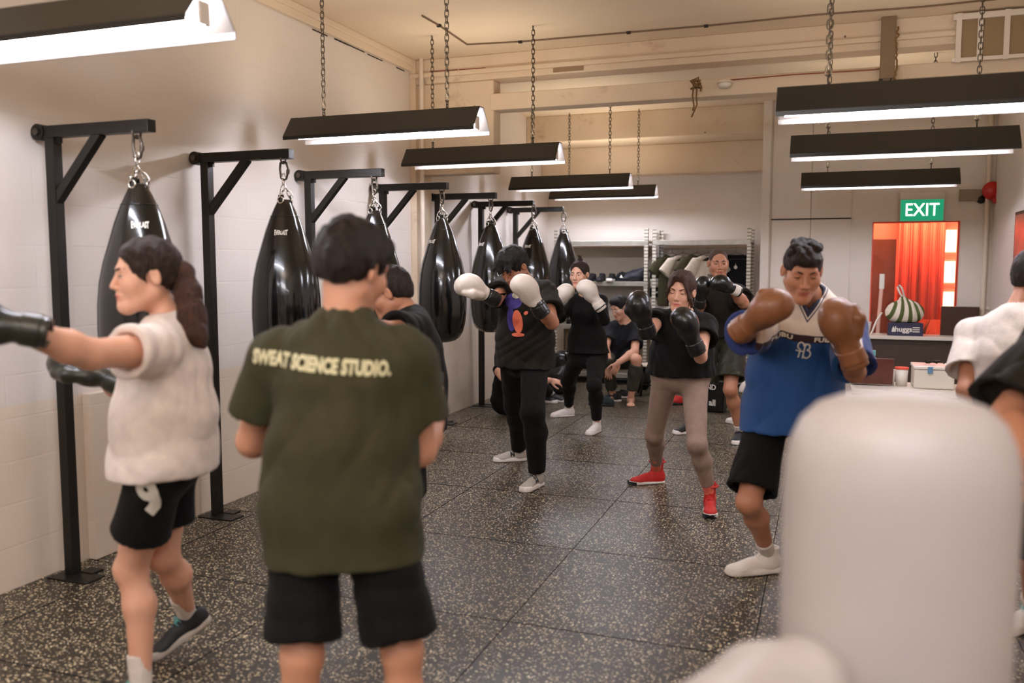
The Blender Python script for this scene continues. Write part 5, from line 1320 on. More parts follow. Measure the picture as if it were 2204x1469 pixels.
# dark service strip and bracket by the beam at upper right, high window
a = atY(1898, 60, YBM-0.05); b = atY(1925, 135, YBM-0.05)
t = thing('cable_duct', 'dark brown vertical duct with a frayed edge on the beam at upper right', 'duct', ((a[0]+b[0])/2, YBM-0.06, 0))
MB().bx(-0.05, 0.05, -0.03, 0.03, 2.86, ZC).build('duct_body', mat('duct_brown', (128, 106, 80), 0.7, bump=0.4, bscale=20), t, 0.004)
fr = MB(); P = [np.array((0.056+0.012*rr.uniform(-1, 1), -0.03, 2.84+0.02*i)) for i in range(20)]; fr.tube(P, 0.007, 5); fr.build('frayed_edge', M_rope, t)
MB().tube([(0.03, -0.02, 2.86), (0.0, -0.03, 2.80), (-0.04, -0.02, 2.79), (-0.07, -0.02, 2.77)], 0.005, 5).build('loose_wire', M_dark, t)
MB().bx(-0.055, -0.03, -0.03, 0.03, 2.74, 2.86).build('bracket', M_dark, t)
wx = [atY(u, 100, YBM-0.02)[0] for u in (2062, 2108, 2165, 2215)]
wf = MB(); wf.bx(wx[0]-0.04, wx[3], YBM-0.055, YBM-0.035, 3.24, 3.28); wf.bx(wx[0]-0.04, wx[3], YBM-0.055, YBM-0.035, 2.95, 2.975)
for x in wx: wf.bx(x-0.02, x+0.015, YBM-0.058, YBM-0.0345, 2.945, 3.285)
struct('window_2', wf, M_white); struct('window_3', MB().bx(wx[0], wx[3], YBM-0.034, YBM-0.031, 2.96, 3.26), mat('murky_pane', (150, 128, 98), 0.2))
# picture frame on the right wall
q0 = atX(2186, 485, XR-0.02); y1 = q0[1]; t = thing('picture_frame', 'black framed picture with red brown print on the right wall', 'picture', (XR-0.015, y1-0.26, 1.72))
MB().box((0, 0, 0), (0.025, 0.52, 0.50)).build('frame', M_black, t, 0.004); MB().box((-0.0135, 0, 0), (0.002, 0.46, 0.44)).build('print', mat('picture_print', (150, 92, 76), 0.3, var=0.3, vscale=5), t)

# ================================================================ window room behind the tinted pane
wx0 = float(wx0); wx1 = float(wx1); wz0 = float(wz0); wz1 = float(wz1)
g = NT('tinted_pane'); g.b.inputs['Base Color'].default_value = srgb(242, 160, 136); g.b.inputs['Transmission Weight'].default_value = 0.9; g.b.inputs['Roughness'].default_value = 0.02; g.b.inputs['IOR'].default_value = 1.35
struct('window_1', MB().bx(wx0, wx1, YP+0.03, YP+0.036, wz0, wz1), g.m)
fm = MB(); fm.bx(wx0-0.012, wx0, YP-0.006, YP+0.05, wz0, wz1+0.012); fm.bx(wx1, wx1+0.012, YP-0.006, YP+0.05, wz0, wz1+0.012); fm.bx(wx0, wx1, YP-0.006, YP+0.05, wz1, wz1+0.012)
struct('trim_11', fm, mat('red_edge', (226, 74, 48), 0.4))
YR = YP+1.35; M_fr = mat('far_room_paint', (214, 150, 130), 0.6, var=0.15, vscale=2)
struct('wall_far_back', MB().bx(wx0-0.3, XR+0.6, YR, YR+0.1, 0, 2.6), M_fr); struct('wall_far_left', MB().bx(wx0-0.4, wx0-0.3, YP+0.12, YR, 0, 2.6), M_fr)
struct('wall_far_right', MB().bx(XR+0.5, XR+0.6, YP+0.12, YR, 0, 2.6), M_fr); struct('ceiling_far', MB().bx(wx0-0.4, XR+0.6, YP+0.12, YR+0.1, 2.6, 2.7), M_fr)
def far(u, v): return atY(u, v, YR-0.02)
for i, (v0, v1) in enumerate(((495, 542), (562, 608), (628, 668))):
    a = far(2030, v0); b = far(2068, v1); o = MB().bx(a[0], b[0], YR-0.03, YR-0.01, b[2], a[2]).build('window_%d' % (4+i), mat('lit_pane', (255, 244, 232), 0.5, emit=4.5), None); o['kind'] = 'structure'
a = far(1870, 515); b = far(1922, 700); dd = MB().bx(a[0]-0.3, b[0], YR-0.06, YR-0.005, 0.0, a[2]).build('door_5', mat('dark_doorway', (60, 52, 42), 0.4), None); dd['kind'] = 'structure'
struct('trim_12', MB().bx(b[0], b[0]+0.05, YR-0.09, YR-0.005, 0, a[2]+0.03), mat('far_room_paint', (0, 0, 0)))
lr = bpy.data.lights.new('far_room_fill', 'AREA'); lr.energy = 60; lr.size = 0.6; lr.color = (1, 0.62, 0.5); lo_ = bpy.data.objects.new('far_room_fill', lr); COL.objects.link(lo_); lo_.location = ((wx0+wx1)/2+0.1, YP+0.7, 2.5)  # added light without a fixture, brightens the room behind the pane
# drying curtain and a potted palm behind the pane
cu = MB(); a = far(1985, 560); V_ = []; n = 24
P = [(float(a[0])-0.28+0.50*i/n, YR-0.22+0.035*sin(i*1.3), 0) for i in range(n+1)]
for i in range(n):
    x0, y0, _ = P[i]; x1_, y1_, _ = P[i+1]; cu.add([(x0, y0, 0.85), (x1_, y1_, 0.85), (x1_, y1_, 2.59), (x0, y0, 2.59)], [(0, 1, 2, 3)], True)
o = cu.build('curtain', mat('curtain_red', (214, 120, 98), 0.7), None); sd_ = o.modifiers.new('s', 'SOLIDIFY'); sd_.thickness = 0.006; tag(o, 'pleated red curtain seen through the tinted window', 'curtain')
pt = thing('potted_palm', 'spiky palm in a pot behind the red tinted window', 'plant', (wx0+0.52, YP+0.45, 0.30))
MB().lathe([(0.0, 0), (0.10, 0), (0.13, 0.22), (0.12, 0.22), (0.0, 0.2)], n=20).build('pot', mat('pot_clay', (150, 80, 56), 0.7), pt)
MB().cyl((0, 0, -0.3), (0, 0, 0), 0.12).build('stand', M_dark, pt)
lf = MB(); rr = np.random.RandomState(8)
for i in range(38):
    a = rr.uniform(0, 6.28); L = rr.uniform(0.25, 0.5); el = rr.uniform(0.3, 1.3); P = [np.array((cos(a)*L*t*cos(el), sin(a)*L*t*cos(el)*0.6, 0.2+L*t*sin(el)*1.3-0.25*t*t*L)) for t in np.linspace(0, 1, 5)]
    lf.tube(P, [0.004, 0.006, 0.006, 0.004, 0.001], 4, flat=0.3)
tag(lf.build('leaves', mat('palm_green', (66, 78, 44), 0.6), pt), kind='stuff')

# ================================================================ counter under the window and things on it
ct = float(atY(1960, 722, YP-0.30)[2]); cx0 = float(atY(1838, 725, YP-0.3)[0])
t = thing('counter', 'long pale counter with dark front under the tinted window', 'counter', (0, 0, 0))
MB().bx(cx0, XR-0.005, YP-0.42, YP-0.03, ct-0.035, ct).build('worktop', M_shelfboard, t, 0.004)
MB().bx(cx0+0.03, XR-0.01, YP-0.36, YP-0.34, 0.02, ct-0.035).build('front_panel', mat('counter_front', (66, 50, 38), 0.4, var=0.15, vscale=3), t)
MB().bx(cx0+0.02, cx0+0.045, YP-0.40, YP-0.05, 0.0, ct-0.035).build('side_panel', M_shelfboard, t)
def on_counter(u, d=0.22): 
    p = atY(u, 715, YP-d); return (float(p[0]), YP-d, ct)
w = float(atY(1985, 700, YP-0.25)[0]-atY(1910, 700, YP-0.25)[0])
t = thing('carton', 'dark blue printed carton on the counter under the striped bag', 'box', on_counter(1947, 0.25)); h = w*0.40
MB().box((0, 0, h/2+0.001), (w, 0.20, h)).build('box_body', mat('carton_blue', (40, 38, 66), 0.5), t, 0.003)
def flat_text(s, size, parent, org, m, sx=1.0, name='lettering', axis='y', bold=0.0006):
    V, T = text_mesh(s, size, bold=bold); V = V*np.array((sx, 1, 1)); P = np.stack([V[:, 0]+org[0], np.full(len(V), org[1]), V[:, 1]+org[2]], 1); return link(name, np_mesh(name, P, T, m, smooth=False), parent)
flat_text('huggs', 0.075, t, (-0.02, -0.102, h*0.5), M_ink, name='lettering', bold=0.002)
for i in range(3): MB().box((w*0.30, -0.1015, h*(0.66-0.16*i)), (w*0.2, 0.002, 0.010)).build('small_print', M_ink, t)
MB().add([(-w*0.40, -0.1015, h*0.30), (-w*0.30, -0.1015, h*0.30), (-w*0.31, -0.1015, h*0.55), (-w*0.35, -0.1015, h*0.74), (-w*0.385, -0.1015, h*0.55)], [(0, 1, 2, 3, 4)]).build('logo_mark', M_ink, t)
# striped drawstring bag
g = NT('striped_canvas'); tc = g.n('TexCoord'); sp_ = g.n('SeparateXYZ'); g.l(tc.outputs['Object'], sp_.inputs[0])
ang = g.math('ADD', sp_.outputs[0], g.math('MULTIPLY', sp_.outputs[1], 0.25)); wv_ = g.math('SINE', g.math('MULTIPLY', g.math('DIVIDE', ang, g.rng(sp_.outputs[2], 0, 0.27, 1.12, 0.45)), 66.0))
g.l(g.mix(g.gt(wv_, 0.15, 0.15), srgb(228, 216, 198), srgb(82, 92, 44)), g.b.inputs['Base Color']); g.b.inputs['Roughness'].default_value = 0.85; g.bump(g.noise(tc.outputs['Object'], 30, 4), 0.4, 0.02)
px_, py_, pz_ = on_counter(1945, 0.25); t = thing('drawstring_bag', 'plump drawstring bag with green and cream stripes sitting in the dark blue carton', 'bag', (px_, py_, pz_+h+0.002))
F = SDF(); F.u(sd_ell((0, 0, 0.10), np.eye(3), (w*0.56, 0.12, 0.13)), 0); F.u(sd_cone((0, 0, 0.17), (-0.02, 0, 0.25), 0.06, 0.025), 0.06); F.i(sd_plane((0, 0, 0.001), (0, 0, -1)), 0.01)
def _pleat(P): a = np.arctan2(P[:, 1], P[:, 0]+0.02); return 0.008*np.sin(a*17)*np.clip((P[:, 2]-0.02)/0.15, 0, 1)
F.disp = _pleat; V, Q = iso(F, (-0.34, -0.18, 0), (0.34, 0.18, 0.32), 0.009); link('bag_body', np_mesh('sb', V, Q, g.m), t)
MB().tube([(-0.01, 0, 0.24), (-0.05, 0, 0.30), (-0.08, 0, 0.37), (-0.06, 0, 0.39), (-0.035, 0, 0.36), (-0.005, 0, 0.26)], 0.010, 6).build('cord_loop', M_ink, t)
MB().tube([(-0.22, -0.05, 0.10), (-0.27, -0.08, 0.02), (-0.31, -0.08, -0.10), (-0.33, -0.08, -0.14)], 0.010, 6).build('side_strap', M_ink, t)
p = on_counter(1889, 0.18); t = thing('stand_pole', 'pinkish white pole with a pale block on top, standing on the counter', 'pole', p)
MB().cyl((0, 0, 0.006), (0.02, 0, 0.48), 0.020).build('pole', mat('pole_pink', (226, 178, 160), 0.5), t); MB().box((0.022, 0, 0.56), (0.05, 0.04, 0.16)).build('top_block', M_ink, t, 0.005); MB().cyl((0, 0, 0), (0, 0, 0.008), 0.05).build('base', M_ink, t)
p = on_counter(1862, 0.2); t = thing('cup', 'white cup at the left end of the counter', 'cup', p)
MB().lathe([(0.0, 0), (0.045, 0), (0.062, 0.13), (0.058, 0.13), (0.040, 0.008), (0.0, 0.008)], n=24).build('cup_body', M_ink, t)
p = on_counter(2064, 0.12); t = thing('display_screen', 'dark brown screen leaning on the right of the counter', 'screen', p); sw = float(atY(2108, 700, YP-.12)[0]-atY(2026, 700, YP-.12)[0]); sh_ = 0.30
MB().box((0, 0, sh_/2), (sw, 0.03, sh_)).build('panel', mat('screen_brown', (64, 40, 30), 0.15), t, 0.003); MB().box((0, 0.02, 0.10), (0.1, 0.05, 0.2)).build('support', M_black, t)
MB().bx(-sw/2-0.004, sw/2+0.004, -0.018, 0.018, sh_, sh_+0.006).build('bezel', M_galv, t)

# nearer low table with laptop, tubs and a storage box
YT = 7.3; zt = float(atY(1990, 838, YT-0.15)[2]); tx0 = float(atY(1830, 840, YT)[0]); 
t = thing('side_table', 'pale side table carrying a laptop and tubs in front of the counter', 'table', ((tx0+1.5)/2, YT, 0))
MB().box((0, 0, zt-0.02), (1.5-tx0, 0.55, 0.035)).build('tabletop', M_shelfboard, t, 0.005)
for sx in (-1, 1):
    for sy in (-1, 1): MB().bx(sx*((1.5-tx0)/2-0.04)-0.02, sx*((1.5-tx0)/2-0.04)+0.02, sy*0.24-0.02, sy*0.24+0.02, 0, zt-0.037).build('leg', M_black, t)
def on_table(u, d=0.0): return (float(atY(u, 820, YT+d)[0]), YT+d, zt)
t = thing('laptop', 'open laptop with dark red brown lid seen from behind on the side table', 'laptop', on_table(1876, -0.02)); lw_ = 0.30
MB().box((0, 0.10, 0.012), (lw_, 0.22, 0.016)).build('keyboard_base', M_galv, t, 0.003)
MB().box((0, -0.045, 0.115), (lw_, 0.010, 0.215), np.array(Matrix.Rotation(0.28, 3, 'X'))).build('lid', mat('lid_redbrown', (96, 52, 44), 0.3), t, 0.003)
for u, nm, r_, h_, lid in ((1918, 'small clear tub between the laptop and the orange lidded tub', 0.028, 0.11, M_white), (1940, 'white tub with an orange lid on the side table', 0.048, 0.13, S_orange)):
    t = thing('tub', nm, 'container', on_table(u, 0.03)); MB().lathe([(0, 0), (r_*0.85, 0), (r_, h_), (0, h_)], n=24).build('tub_body', M_ink, t); MB().cyl((0, 0, h_), (0, 0, h_+0.014), r_*1.06, n=24).build('lid', lid, t)
t = thing('storage_box', 'pale lidded plastic storage box with a blue latch on the side table', 'box', on_table(2006, 0.02)); bw_ = float(atY(2052, 810, YT)[0]-atY(1962, 810, YT)[0])
MB().box((0, 0, 0.075), (bw_*0.96, 0.26, 0.148)).build('tub_body', mat('plastic_pale', (212, 204, 190), 0.35), t, 0.012); MB().box((0, 0, 0.161), (bw_, 0.28, 0.024)).build('lid', mat('plastic_lid', (222, 214, 202), 0.35), t, 0.006)
MB().box((-0.03, -0.142, 0.145), (0.035, 0.012, 0.05)).build('latch', mat('latch_blue', (90, 130, 160), 0.4), t, 0.003)
k = MB(); k.tube([(on_table(1985)[0]+0.03*cos(i*1.7)+i*0.008, YT+0.02+0.03*sin(i*2.1), zt+0.184+0.012*(i % 3)) for i in range(16)], 0.005, 5)
tag(k.build('cable_bundle', M_black, None), 'tangled black and white cable lying on the storage box lid', 'cable')
t = thing('bottle', 'teal topped bottle behind the laptop beside the blue sleeve', 'bottle', on_table(1874, 0.22))
MB().lathe([(0, 0), (0.035, 0), (0.035, 0.19), (0.02, 0.21), (0, 0.21)], n=20).build('bottle_body', mat('bottle_grey', (110, 120, 112), 0.3), t); MB().cyl((0, 0, 0.21), (0, 0, 0.25), 0.03).build('cap', S_teal, t)

# ================================================================ metal shelving against the back wall
g = NT('slotted_steel'); tc = g.n('TexCoord'); sp_ = g.n('SeparateXYZ'); g.l(tc.outputs['Object'], sp_.inputs[0])
fz = g.math('FRACT', g.math('MULTIPLY', sp_.outputs[2], 24.0)); dz = g.math('ABSOLUTE', g.math('SUBTRACT', fz, 0.5)); slot = g.gt(dz, 0.30, 0.03)
geo = g.n('NewGeometry'); col = g.mix(slot, srgb(212, 206, 192), srgb(138, 132, 118)); g.l(col, g.b.inputs['Base Color']); g.b.inputs['Metallic'].default_value = 0.45; g.b.inputs['Roughness'].default_value = 0.42
M_slot = g.m
YS0, YS1 = 10.62, 11.12
def bay(name_lab, u0, u1, shelves, panels, cat='shelving'):
    x0 = float(atY(u0, 700, YS0)[0]); x1_ = float(atY(u1, 700, YS0)[0]); zt_ = float(atY((u0+u1)/2, 492, YS0)[2])
    t = thing('shelf_unit', name_lab, cat, ((x0+x1_)/2, YS0, 0)); hw = (x1_-x0)/2; D = YS1-YS0
    for sx in (-1, 1):
        for y, s2 in ((0, 1), (D, -1)):
            m = MB(); xx = sx*hw; m.bx(min(xx, xx-sx*0.045), max(xx, xx-sx*0.045), y-0.002, y+0.002, 0, zt_); m.bx(xx-0.002, xx+0.002, min(y, y+s2*0.045), max(y, y+s2*0.045), 0, zt_)
            m.build('upright', M_slot, t)
    for z in shelves:
        b = MB().bx(-hw+0.005, hw-0.005, 0.004, D-0.004, z-0.028, z); b.build('shelf_board', M_galv if z < 1.7 else M_shelfboard, t, 0.003)
        MB().bx(-hw+0.006, hw-0.006, -0.008, 0.0, z-0.055, z-0.002).build('beam', M_galv, t, 0.002)
    for z0, z1, m_ in panels: MB().bx(-hw+0.01, hw-0.01, D-0.03, D-0.02, z0, z1).build('back_panel', m_, t)
    return t, x0, x1_, hw
zz = lambda v: float(atY(1400, v, YS0)[2])
M_tan = mat('board_tan', (150, 128, 98), 0.6, var=0.08, vscale=3)
A_, ax0, ax1, ahw = bay('left bay of galvanised shelving with shoes and a cap on its middle shelf', 1192, 1392, (zz(517), zz(606), zz(702), zz(806)), ((0.16, 0.72, M_tan), (1.32, 1.72, mat('board_grey', (176, 164, 146), 0.6))))
B_, bx0, bx1, bhw = bay('right bay of galvanised shelving with T-shirts on hangers', 1402, 1612, (zz(517), zz(702), zz(808)), ((0.16, 0.72, M_tan),))
zr = zz(517)-0.055
rail = MB().cyl((bx0+0.02, YS0+0.2, zr-0.05), (bx1-0.02, YS0+0.2, zr-0.05), 0.010); tag(rail.build('clothes_rail', M_galv, None), 'thin metal rail under the top of the right shelving bay', 'rail')
zrail = zr-0.05
def hanger_obj(x, lab, group='wire hangers on the rail'):
    t = thing('clothes_hanger', lab, 'hanger', (x, YS0+0.2, zrail), 0.45, group)
    MB().tube([(0.0, 0, -0.045), (0.0, 0, -0.02), (0.012, 0, 0.0), (0.0, 0, 0.014), (-0.013, 0, 0.004)], 0.0025, 6).build('hook', M_dchrome, t)
    MB().tube([(0, 0, -0.045), (0.10, 0, -0.075), (0.205, 0, -0.115), (0.19, 0, -0.125), (-0.19, 0, -0.125), (-0.205, 0, -0.115), (-0.10, 0, -0.075), (0, 0, -0.045)], 0.003, 6).build('wire_frame', M_dchrome, t)
    return t
C_olive2 = cloth('tee_olive', (70, 66, 46)); C_cream = cloth('tee_cream', (214, 202, 184))
def hung_tee(x, m, txt, tm, lab, rz=0.45):
    t = thing('hanging_t_shirt', lab, 'shirt', (x, YS0+0.2, zrail), rz, 'T-shirts hanging on the shelving rail')
    F = SDF(); F.u(sd_econe((0, 0, -0.17), (0, 0, -0.68), (0.19, 0.026), (0.215, 0.032), (1, 0, 0)), 0); F.i(sd_plane((0, 0, -0.70), (0, 0, -1)), 0.004)
    for q in (-1, 1):
        F.u(sd_cone((q*0.03, 0, -0.08), (q*0.19, 0, -0.145), 0.030, 0.032), 0.03); F.u(inter(sd_econe((q*0.18, 0, -0.16), (q*0.33, 0, -0.36), (0.035, 0.075), (0.035, 0.095), (0, 0, 1) if False else (0, 1, 0)), sd_plane((q*0.285, 0, -0.30), (q*0.6, 0, -0.8))), 0.03)
    F.s_(sd_ell((0, 0, -0.045), np.eye(3), (0.085, 0.06, 0.045)), 0.008); w_ = wob(24, int(abs(x)*100) % 50, (1.4, 1, 0.25)); F.disp = lambda P: 0.006*w_(P)
    V, Q = iso(F, (-0.42, -0.12, -0.74), (0.42, 0.12, 0.0), 0.009); link('shirt_body', np_mesh('ht', V, Q, m), t)
    if txt:
        Vt, Tt = text_mesh(txt, 0.055, bold=0.002); decal('lettering', (Vt*np.array((0.9, 1.1, 1)), Tt), tm, (V, Q), (0.05, -0.05, -0.33), (1, 0, 0), (0, 0, 1), t, 0.004, 0.02)
M_inkd = mat('dark_ink', (60, 54, 44), 0.6)
for u, m, txt, tm, lab in ((1446, C_olive2, '', None, 'olive T-shirt hanging leftmost on the rail'), (1470, C_cream, 'SWEAT SC', M_inkd, 'cream T-shirt with dark lettering hanging second on the rail'),
                           (1500, C_olive2, 'SWEAT', M_ink, 'olive T-shirt with white lettering hanging in the middle of the rail'), (1524, C_cream, 'SWEAT', M_inkd, 'cream T-shirt hanging beside the shaved head of a man')):
    x = float(atY(u, 560, YS0+0.2)[0]); hung_tee(x, m, txt, tm, lab, 0.82); hanger_obj(x, 'wire hanger holding the '+lab.replace('hanging ', ''), None)
for u, lab in ((1420, 'empty wire hanger at the left end of the rail'), (1585, 'empty wire hanger at the right end of the rail above a dark banner')): hanger_obj(float(atY(u, 530, YS0+0.2)[0]), lab)
# dark banner and boxes in the right bay
x = float(atY(1583, 580, YS1-0.08)[0]); t = thing('banner', 'dark cloth banner with a pale drop mark hanging at the right of the rail', 'banner', (x, YS1-0.06, 0))
MB().bx(-0.17, 0.17, -0.01, 0.01, 0.80, zz(548)).build('cloth_panel', C_char, t, 0.004)
dr = [(0.022*cos(a)*(1 if sin(a) < 0 else 1-sin(a)*0.95), -0.0125, zz(574)+0.028*sin(a)+(0.022 if sin(a) > 0.9 else 0)) for a in np.linspace(0, 2*pi, 24)[:-1]]; MB().add(dr, [tuple(range(23))]).build('drop_mark', M_ink, t)
for i, (v0, v1, m, lab) in enumerate(((620, 640, C_char, 'dark grey fabric box lowest in the stack at the left of the right bay'), (600, 620, M_galv, 'grey box in the middle of the stack beside the hanging shirts'), (568, 599, C_char, 'tall charcoal fabric box on top of the stack beside the hanging shirts'))):
    x = float(atY(1424, 600, YS1-0.2)[0]); z0 = zz(640)+(0, 0.115, 0.23)[i]; hh_ = (0.11, 0.11, 0.17)[i]
    t = thing('fabric_box', lab, 'box', (x, YS1-0.24, z0)); MB().box((0, 0, hh_/2+0.001), (0.24, 0.24, hh_-0.004)).build('box_body', m, t, 0.012); MB().box((0, -0.123, hh_*0.55), (0.09, 0.008, 0.022)).build('handle', M_shelfboard, t)
tag(MB().box((float(atY(1424, 650, YS1-.24)[0]), YS1-0.24, zz(640)-0.012), (0.30, 0.30, 0.02)).build('wall_ledge', M_galv, None), 'small metal ledge carrying the stack of fabric boxes', 'shelf')
tag(MB().box((float(atY(1424, 670, YS1-.24)[0]), YS1-0.24, (zz(700)+zz(640)-0.024)/2), (0.26, 0.24, zz(640)-0.024-zz(700)-0.004)).build('white_box', M_shelfboard, None, 0.01), 'white box on the right bay lower shelf under the grey boxes', 'box')
# things on the middle shelf of the left bay
zs = zz(606)
def shelf_shoe(u, dx, lab, rz):
    x = float(atY(u, 600, YS0+0.1)[0])+dx; t = thing('sneaker', lab, 'shoe', (x, YS0+0.12, zs), rz, None); F_, S_, L_ = canon('sneaker', lambda: shoe_mesh('sneaker'))
    link('upper', np_mesh('u', F_[0], F_[1], S_black), t); link('sole', np_mesh('s', S_[0], S_[1], S_black if dx == 0 else S_white), t)
    l2 = MB(); l2.v = L_.v; l2.f = L_.f; l2.mi = L_.mi; l2.sm = L_.sm; l2.build('laces', S_black, t); return t
shelf_shoe(1274, 0, 'black sneaker leftmost on the middle shelf beside the tied up hair', 3.0); shelf_shoe(1295, 0, 'black sneaker second from the left on the middle shelf', 3.15)
shelf_shoe(1316, 0.001, 'black sneaker with pale sole standing left of the cap', 3.2)
def cap(loc, m, lab, rz, mark=None):
    t = thing('baseball_cap', lab, 'cap', loc, rz); F = SDF(); F.u(sd_ell((0, 0, 0.015), np.eye(3), (0.085, 0.10, 0.105)), 0); F.i(sd_plane((0, 0, 0.004), (0, 0, -1)), 0.004)
    w_ = wob(30, 4); F.disp = lambda P: 0.003*w_(P); V, Q = iso(F, (-0.1, -0.12, 0), (0.1, 0.12, 0.13), 0.006); link('crown', np_mesh('c', V, Q, m), t)
    B = SDF(); B.u(sd_ell((0, -0.11, 0.004), np.eye(3), (0.075, 0.085, 0.012)), 0); B.i(sd_plane((0, 0, 0.001), (0, 0, -1)), 0.002); V2, Q2 = iso(B, (-0.1, -0.22, 0), (0.1, 0, 0.03), 0.005); link('brim', np_mesh('b', V2, Q2, m), t)
    MB().lathe([(0, 0), (0.009, 0), (0.007, 0.006), (0, 0.008)], (0, 0, 0.118), 12).build('button', m, t)
    if mark is not None: decal('mark', ngon_tris([(-0.022, -0.016), (0.022, -0.016), (0.0, 0.020)]), mark, (V, Q), (0, -0.12, 0.062), (1, 0, 0), (0, 0, 1), t, 0.003, 0.01)
    return t
cap((float(atY(1337, 600, YS0+.15)[0]), YS0+0.20, zs), C_char, 'dark cap with a white triangle on the middle shelf', 0.1, M_ink)
t = thing('cloth_pouch', 'navy drawstring cloth bag slumped right of the cap on the shelf', 'bag', (float(atY(1362, 600, YS0+.12)[0]), YS0+0.2, zs))
F = SDF(); F.u(sd_ell((0, 0, 0.06), np.eye(3), (0.14, 0.10, 0.075)), 0); F.u(sd_cone((0.04, 0, 0.08), (0.15, 0, 0.17), 0.06, 0.012), 0.05); F.u(sd_ell((-0.10, -0.03, 0.03), np.eye(3), (0.09, 0.07, 0.04)), 0.03); F.i(sd_plane((0, 0, 0.001), (0, 0, -1)), 0.005)
w_ = wob(45, 7); F.disp = lambda P: 0.010*w_(P); V, Q = iso(F, (-0.22, -0.14, 0), (0.2, 0.14, 0.2), 0.008); link('bag_body', np_mesh('p', V, Q, mat('navy_cloth', (34, 34, 44), 0.6)), t)
MB().tube([(0.13, 0, 0.15), (0.17, 0, 0.155), (0.18, 0, 0.13), (0.15, 0, 0.12)], 0.004, 5).build('cord', S_black, t)
for u, h_, lab in ((1202, 0.11, 'small clear glass on the low shelf behind the white gloved woman'), (1224, 0.09, 'little dark bottle on the low shelf left of the long sleeved woman')):
    t = thing('small_jar', lab, 'jar', (float(atY(u, 700, YS0+.1)[0]), YS0+0.1, zz(702))); MB().lathe([(0, 0), (0.03, 0), (0.03, h_), (0, h_)], n=16).build('jar_body', mat('jar_brown', (120, 96, 74), 0.2) if u < 1210 else M_black, t); MB().cyl((0, 0, h_), (0, 0, h_+0.015), 0.022).build('cap', M_galv if u < 1210 else M_black, t)

# ================================================================ stools, seat, bags and shoes near the back
def stool(loc, seatm, legm, h, lab, r_=0.17, rz=0.3, group=None):
    t = thing('stool', lab, 'stool', loc, rz, group)
    MB().lathe([(0, h-0.03), (r_*0.93, h-0.03), (r_, h-0.018), (r_, h-0.006), (r_*0.95, h), (0, h)], n=32).build('seat', seatm, t)
    MB().tube([((r_+0.002)*cos(a), (r_+0.002)*sin(a), h-0.024) for a in np.linspace(0, 2*pi, 33)[:-1]], 0.010, 6, closed=True).build('seat_ring', legm, t)
    for q in range(4):
        a = pi/4+q*pi/2; MB().tube([(r_*0.8*cos(a), r_*0.8*sin(a), h-0.03), (r_*1.15*cos(a), r_*1.15*sin(a), 0.005)], 0.013, 8).build('leg', legm, t)
    MB().tube([(r_*1.03*cos(a), r_*1.03*sin(a), h*0.38) for a in np.linspace(0, 2*pi, 33)[:-1]], 0.008, 6, closed=True).build('foot_ring', legm, t)
    return t
M_seat = mat('seat_pale', (222, 206, 186), 0.45); M_wood = mat('seat_wood', (158, 84, 54), 0.4, var=0.15, vscale=12)
Yst = 9.9
def gpt(u, Y): return (float(atY(u, 850, Y)[0]), Y, 0)
stool(gpt(1336, 9.86), M_black, M_black, 0.37, 'black stool under the seated man with glasses')
hst = lambda u, v, Y: float(atY(u, v, Y)[2])
stool(gpt(1402, 9.9), M_seat, M_black, hst(1402, 783, 9.9), 'black stool with pale seat just left of the black shirted woman')
stool(gpt(1549, 9.55), M_seat, M_black, hst(1549, 784, 9.55), 'black stool with pale seat behind the bare legs of the shaved man', 0.19)
stool(gpt(1634, 9.7), M_wood, M_shelfboard, hst(1634, 785, 9.7), 'stool with a red brown wooden seat and pale legs beside the blue jersey', 0.18)
# bench board and things on the floor
def blobmesh(ells, amp, freq, h, cut=0.001, seed=1):
    F = SDF()
    for c, r_, k in ells: F.u(sd_ell(c, np.eye(3), r_), k)
    F.i(sd_plane((0, 0, cut), (0, 0, -1)), 0.006); w_ = wob(freq, seed); F.disp = lambda P: amp*w_(P)
    C_ = np.array([e[0] for e in ells]); R_ = np.array([e[1] for e in ells]); return iso(F, (C_-R_).min(0)-0.03, (C_+R_).max(0)+0.03, h)
t = thing('tote_bag', 'shiny black tote bag with white lettering on the floor under a stool', 'bag', gpt(1535, 9.0), -0.25); tw_, th_ = 0.26, 0.33
MB().prism([(-tw_/2, -0.07, 0.002), (tw_/2, -0.07, 0.002), (tw_/2+0.01, -0.06, th_), (-tw_/2-0.01, -0.06, th_)], None, (0, 0.13, 0)).build('bag_body', mat('glossy_black_plastic', (16, 16, 16), 0.25, bump=0.4, bscale=12), t, 0.015, 3)
for q in (-1, 1): MB().tube([(-0.06, q*0.05, th_), (-0.05, q*0.05, th_+0.08), (0.05, q*0.05, th_+0.08), (0.06, q*0.05, th_)], 0.008, 6).build('handle', L_black, t)
flat_text('MIND', 0.075, t, (-0.03, -0.0735, th_*0.78), M_ink, 0.9, bold=0.002); flat_text('all', 0.085, t, (0.02, -0.0735, th_*0.30), M_ink, 1.0, bold=0.003); flat_text('run', 0.06, t, (-0.07, -0.0735, th_*0.52), M_ink, 1.0, bold=0.001)
t = thing('backpack', 'black backpack slumped on the floor right of the bare legs', 'bag', gpt(1632, 8.6), 0.3)
V, Q = blobmesh((((0, 0, 0.13), (0.15, 0.12, 0.17), 0), ((-0.05, -0.06, 0.10), (0.10, 0.08, 0.11), 0.03)), 0.010, 26, 0.009); link('bag_body', np_mesh('bp', V, Q, C_char), t)
MB().tube([(-0.13, -0.05, 0.20), (-0.18, -0.08, 0.12), (-0.17, -0.08, 0.04), (-0.11, -0.08, 0.02)], 0.012, 6, flat=0.5).build('shoulder_strap', L_black, t)
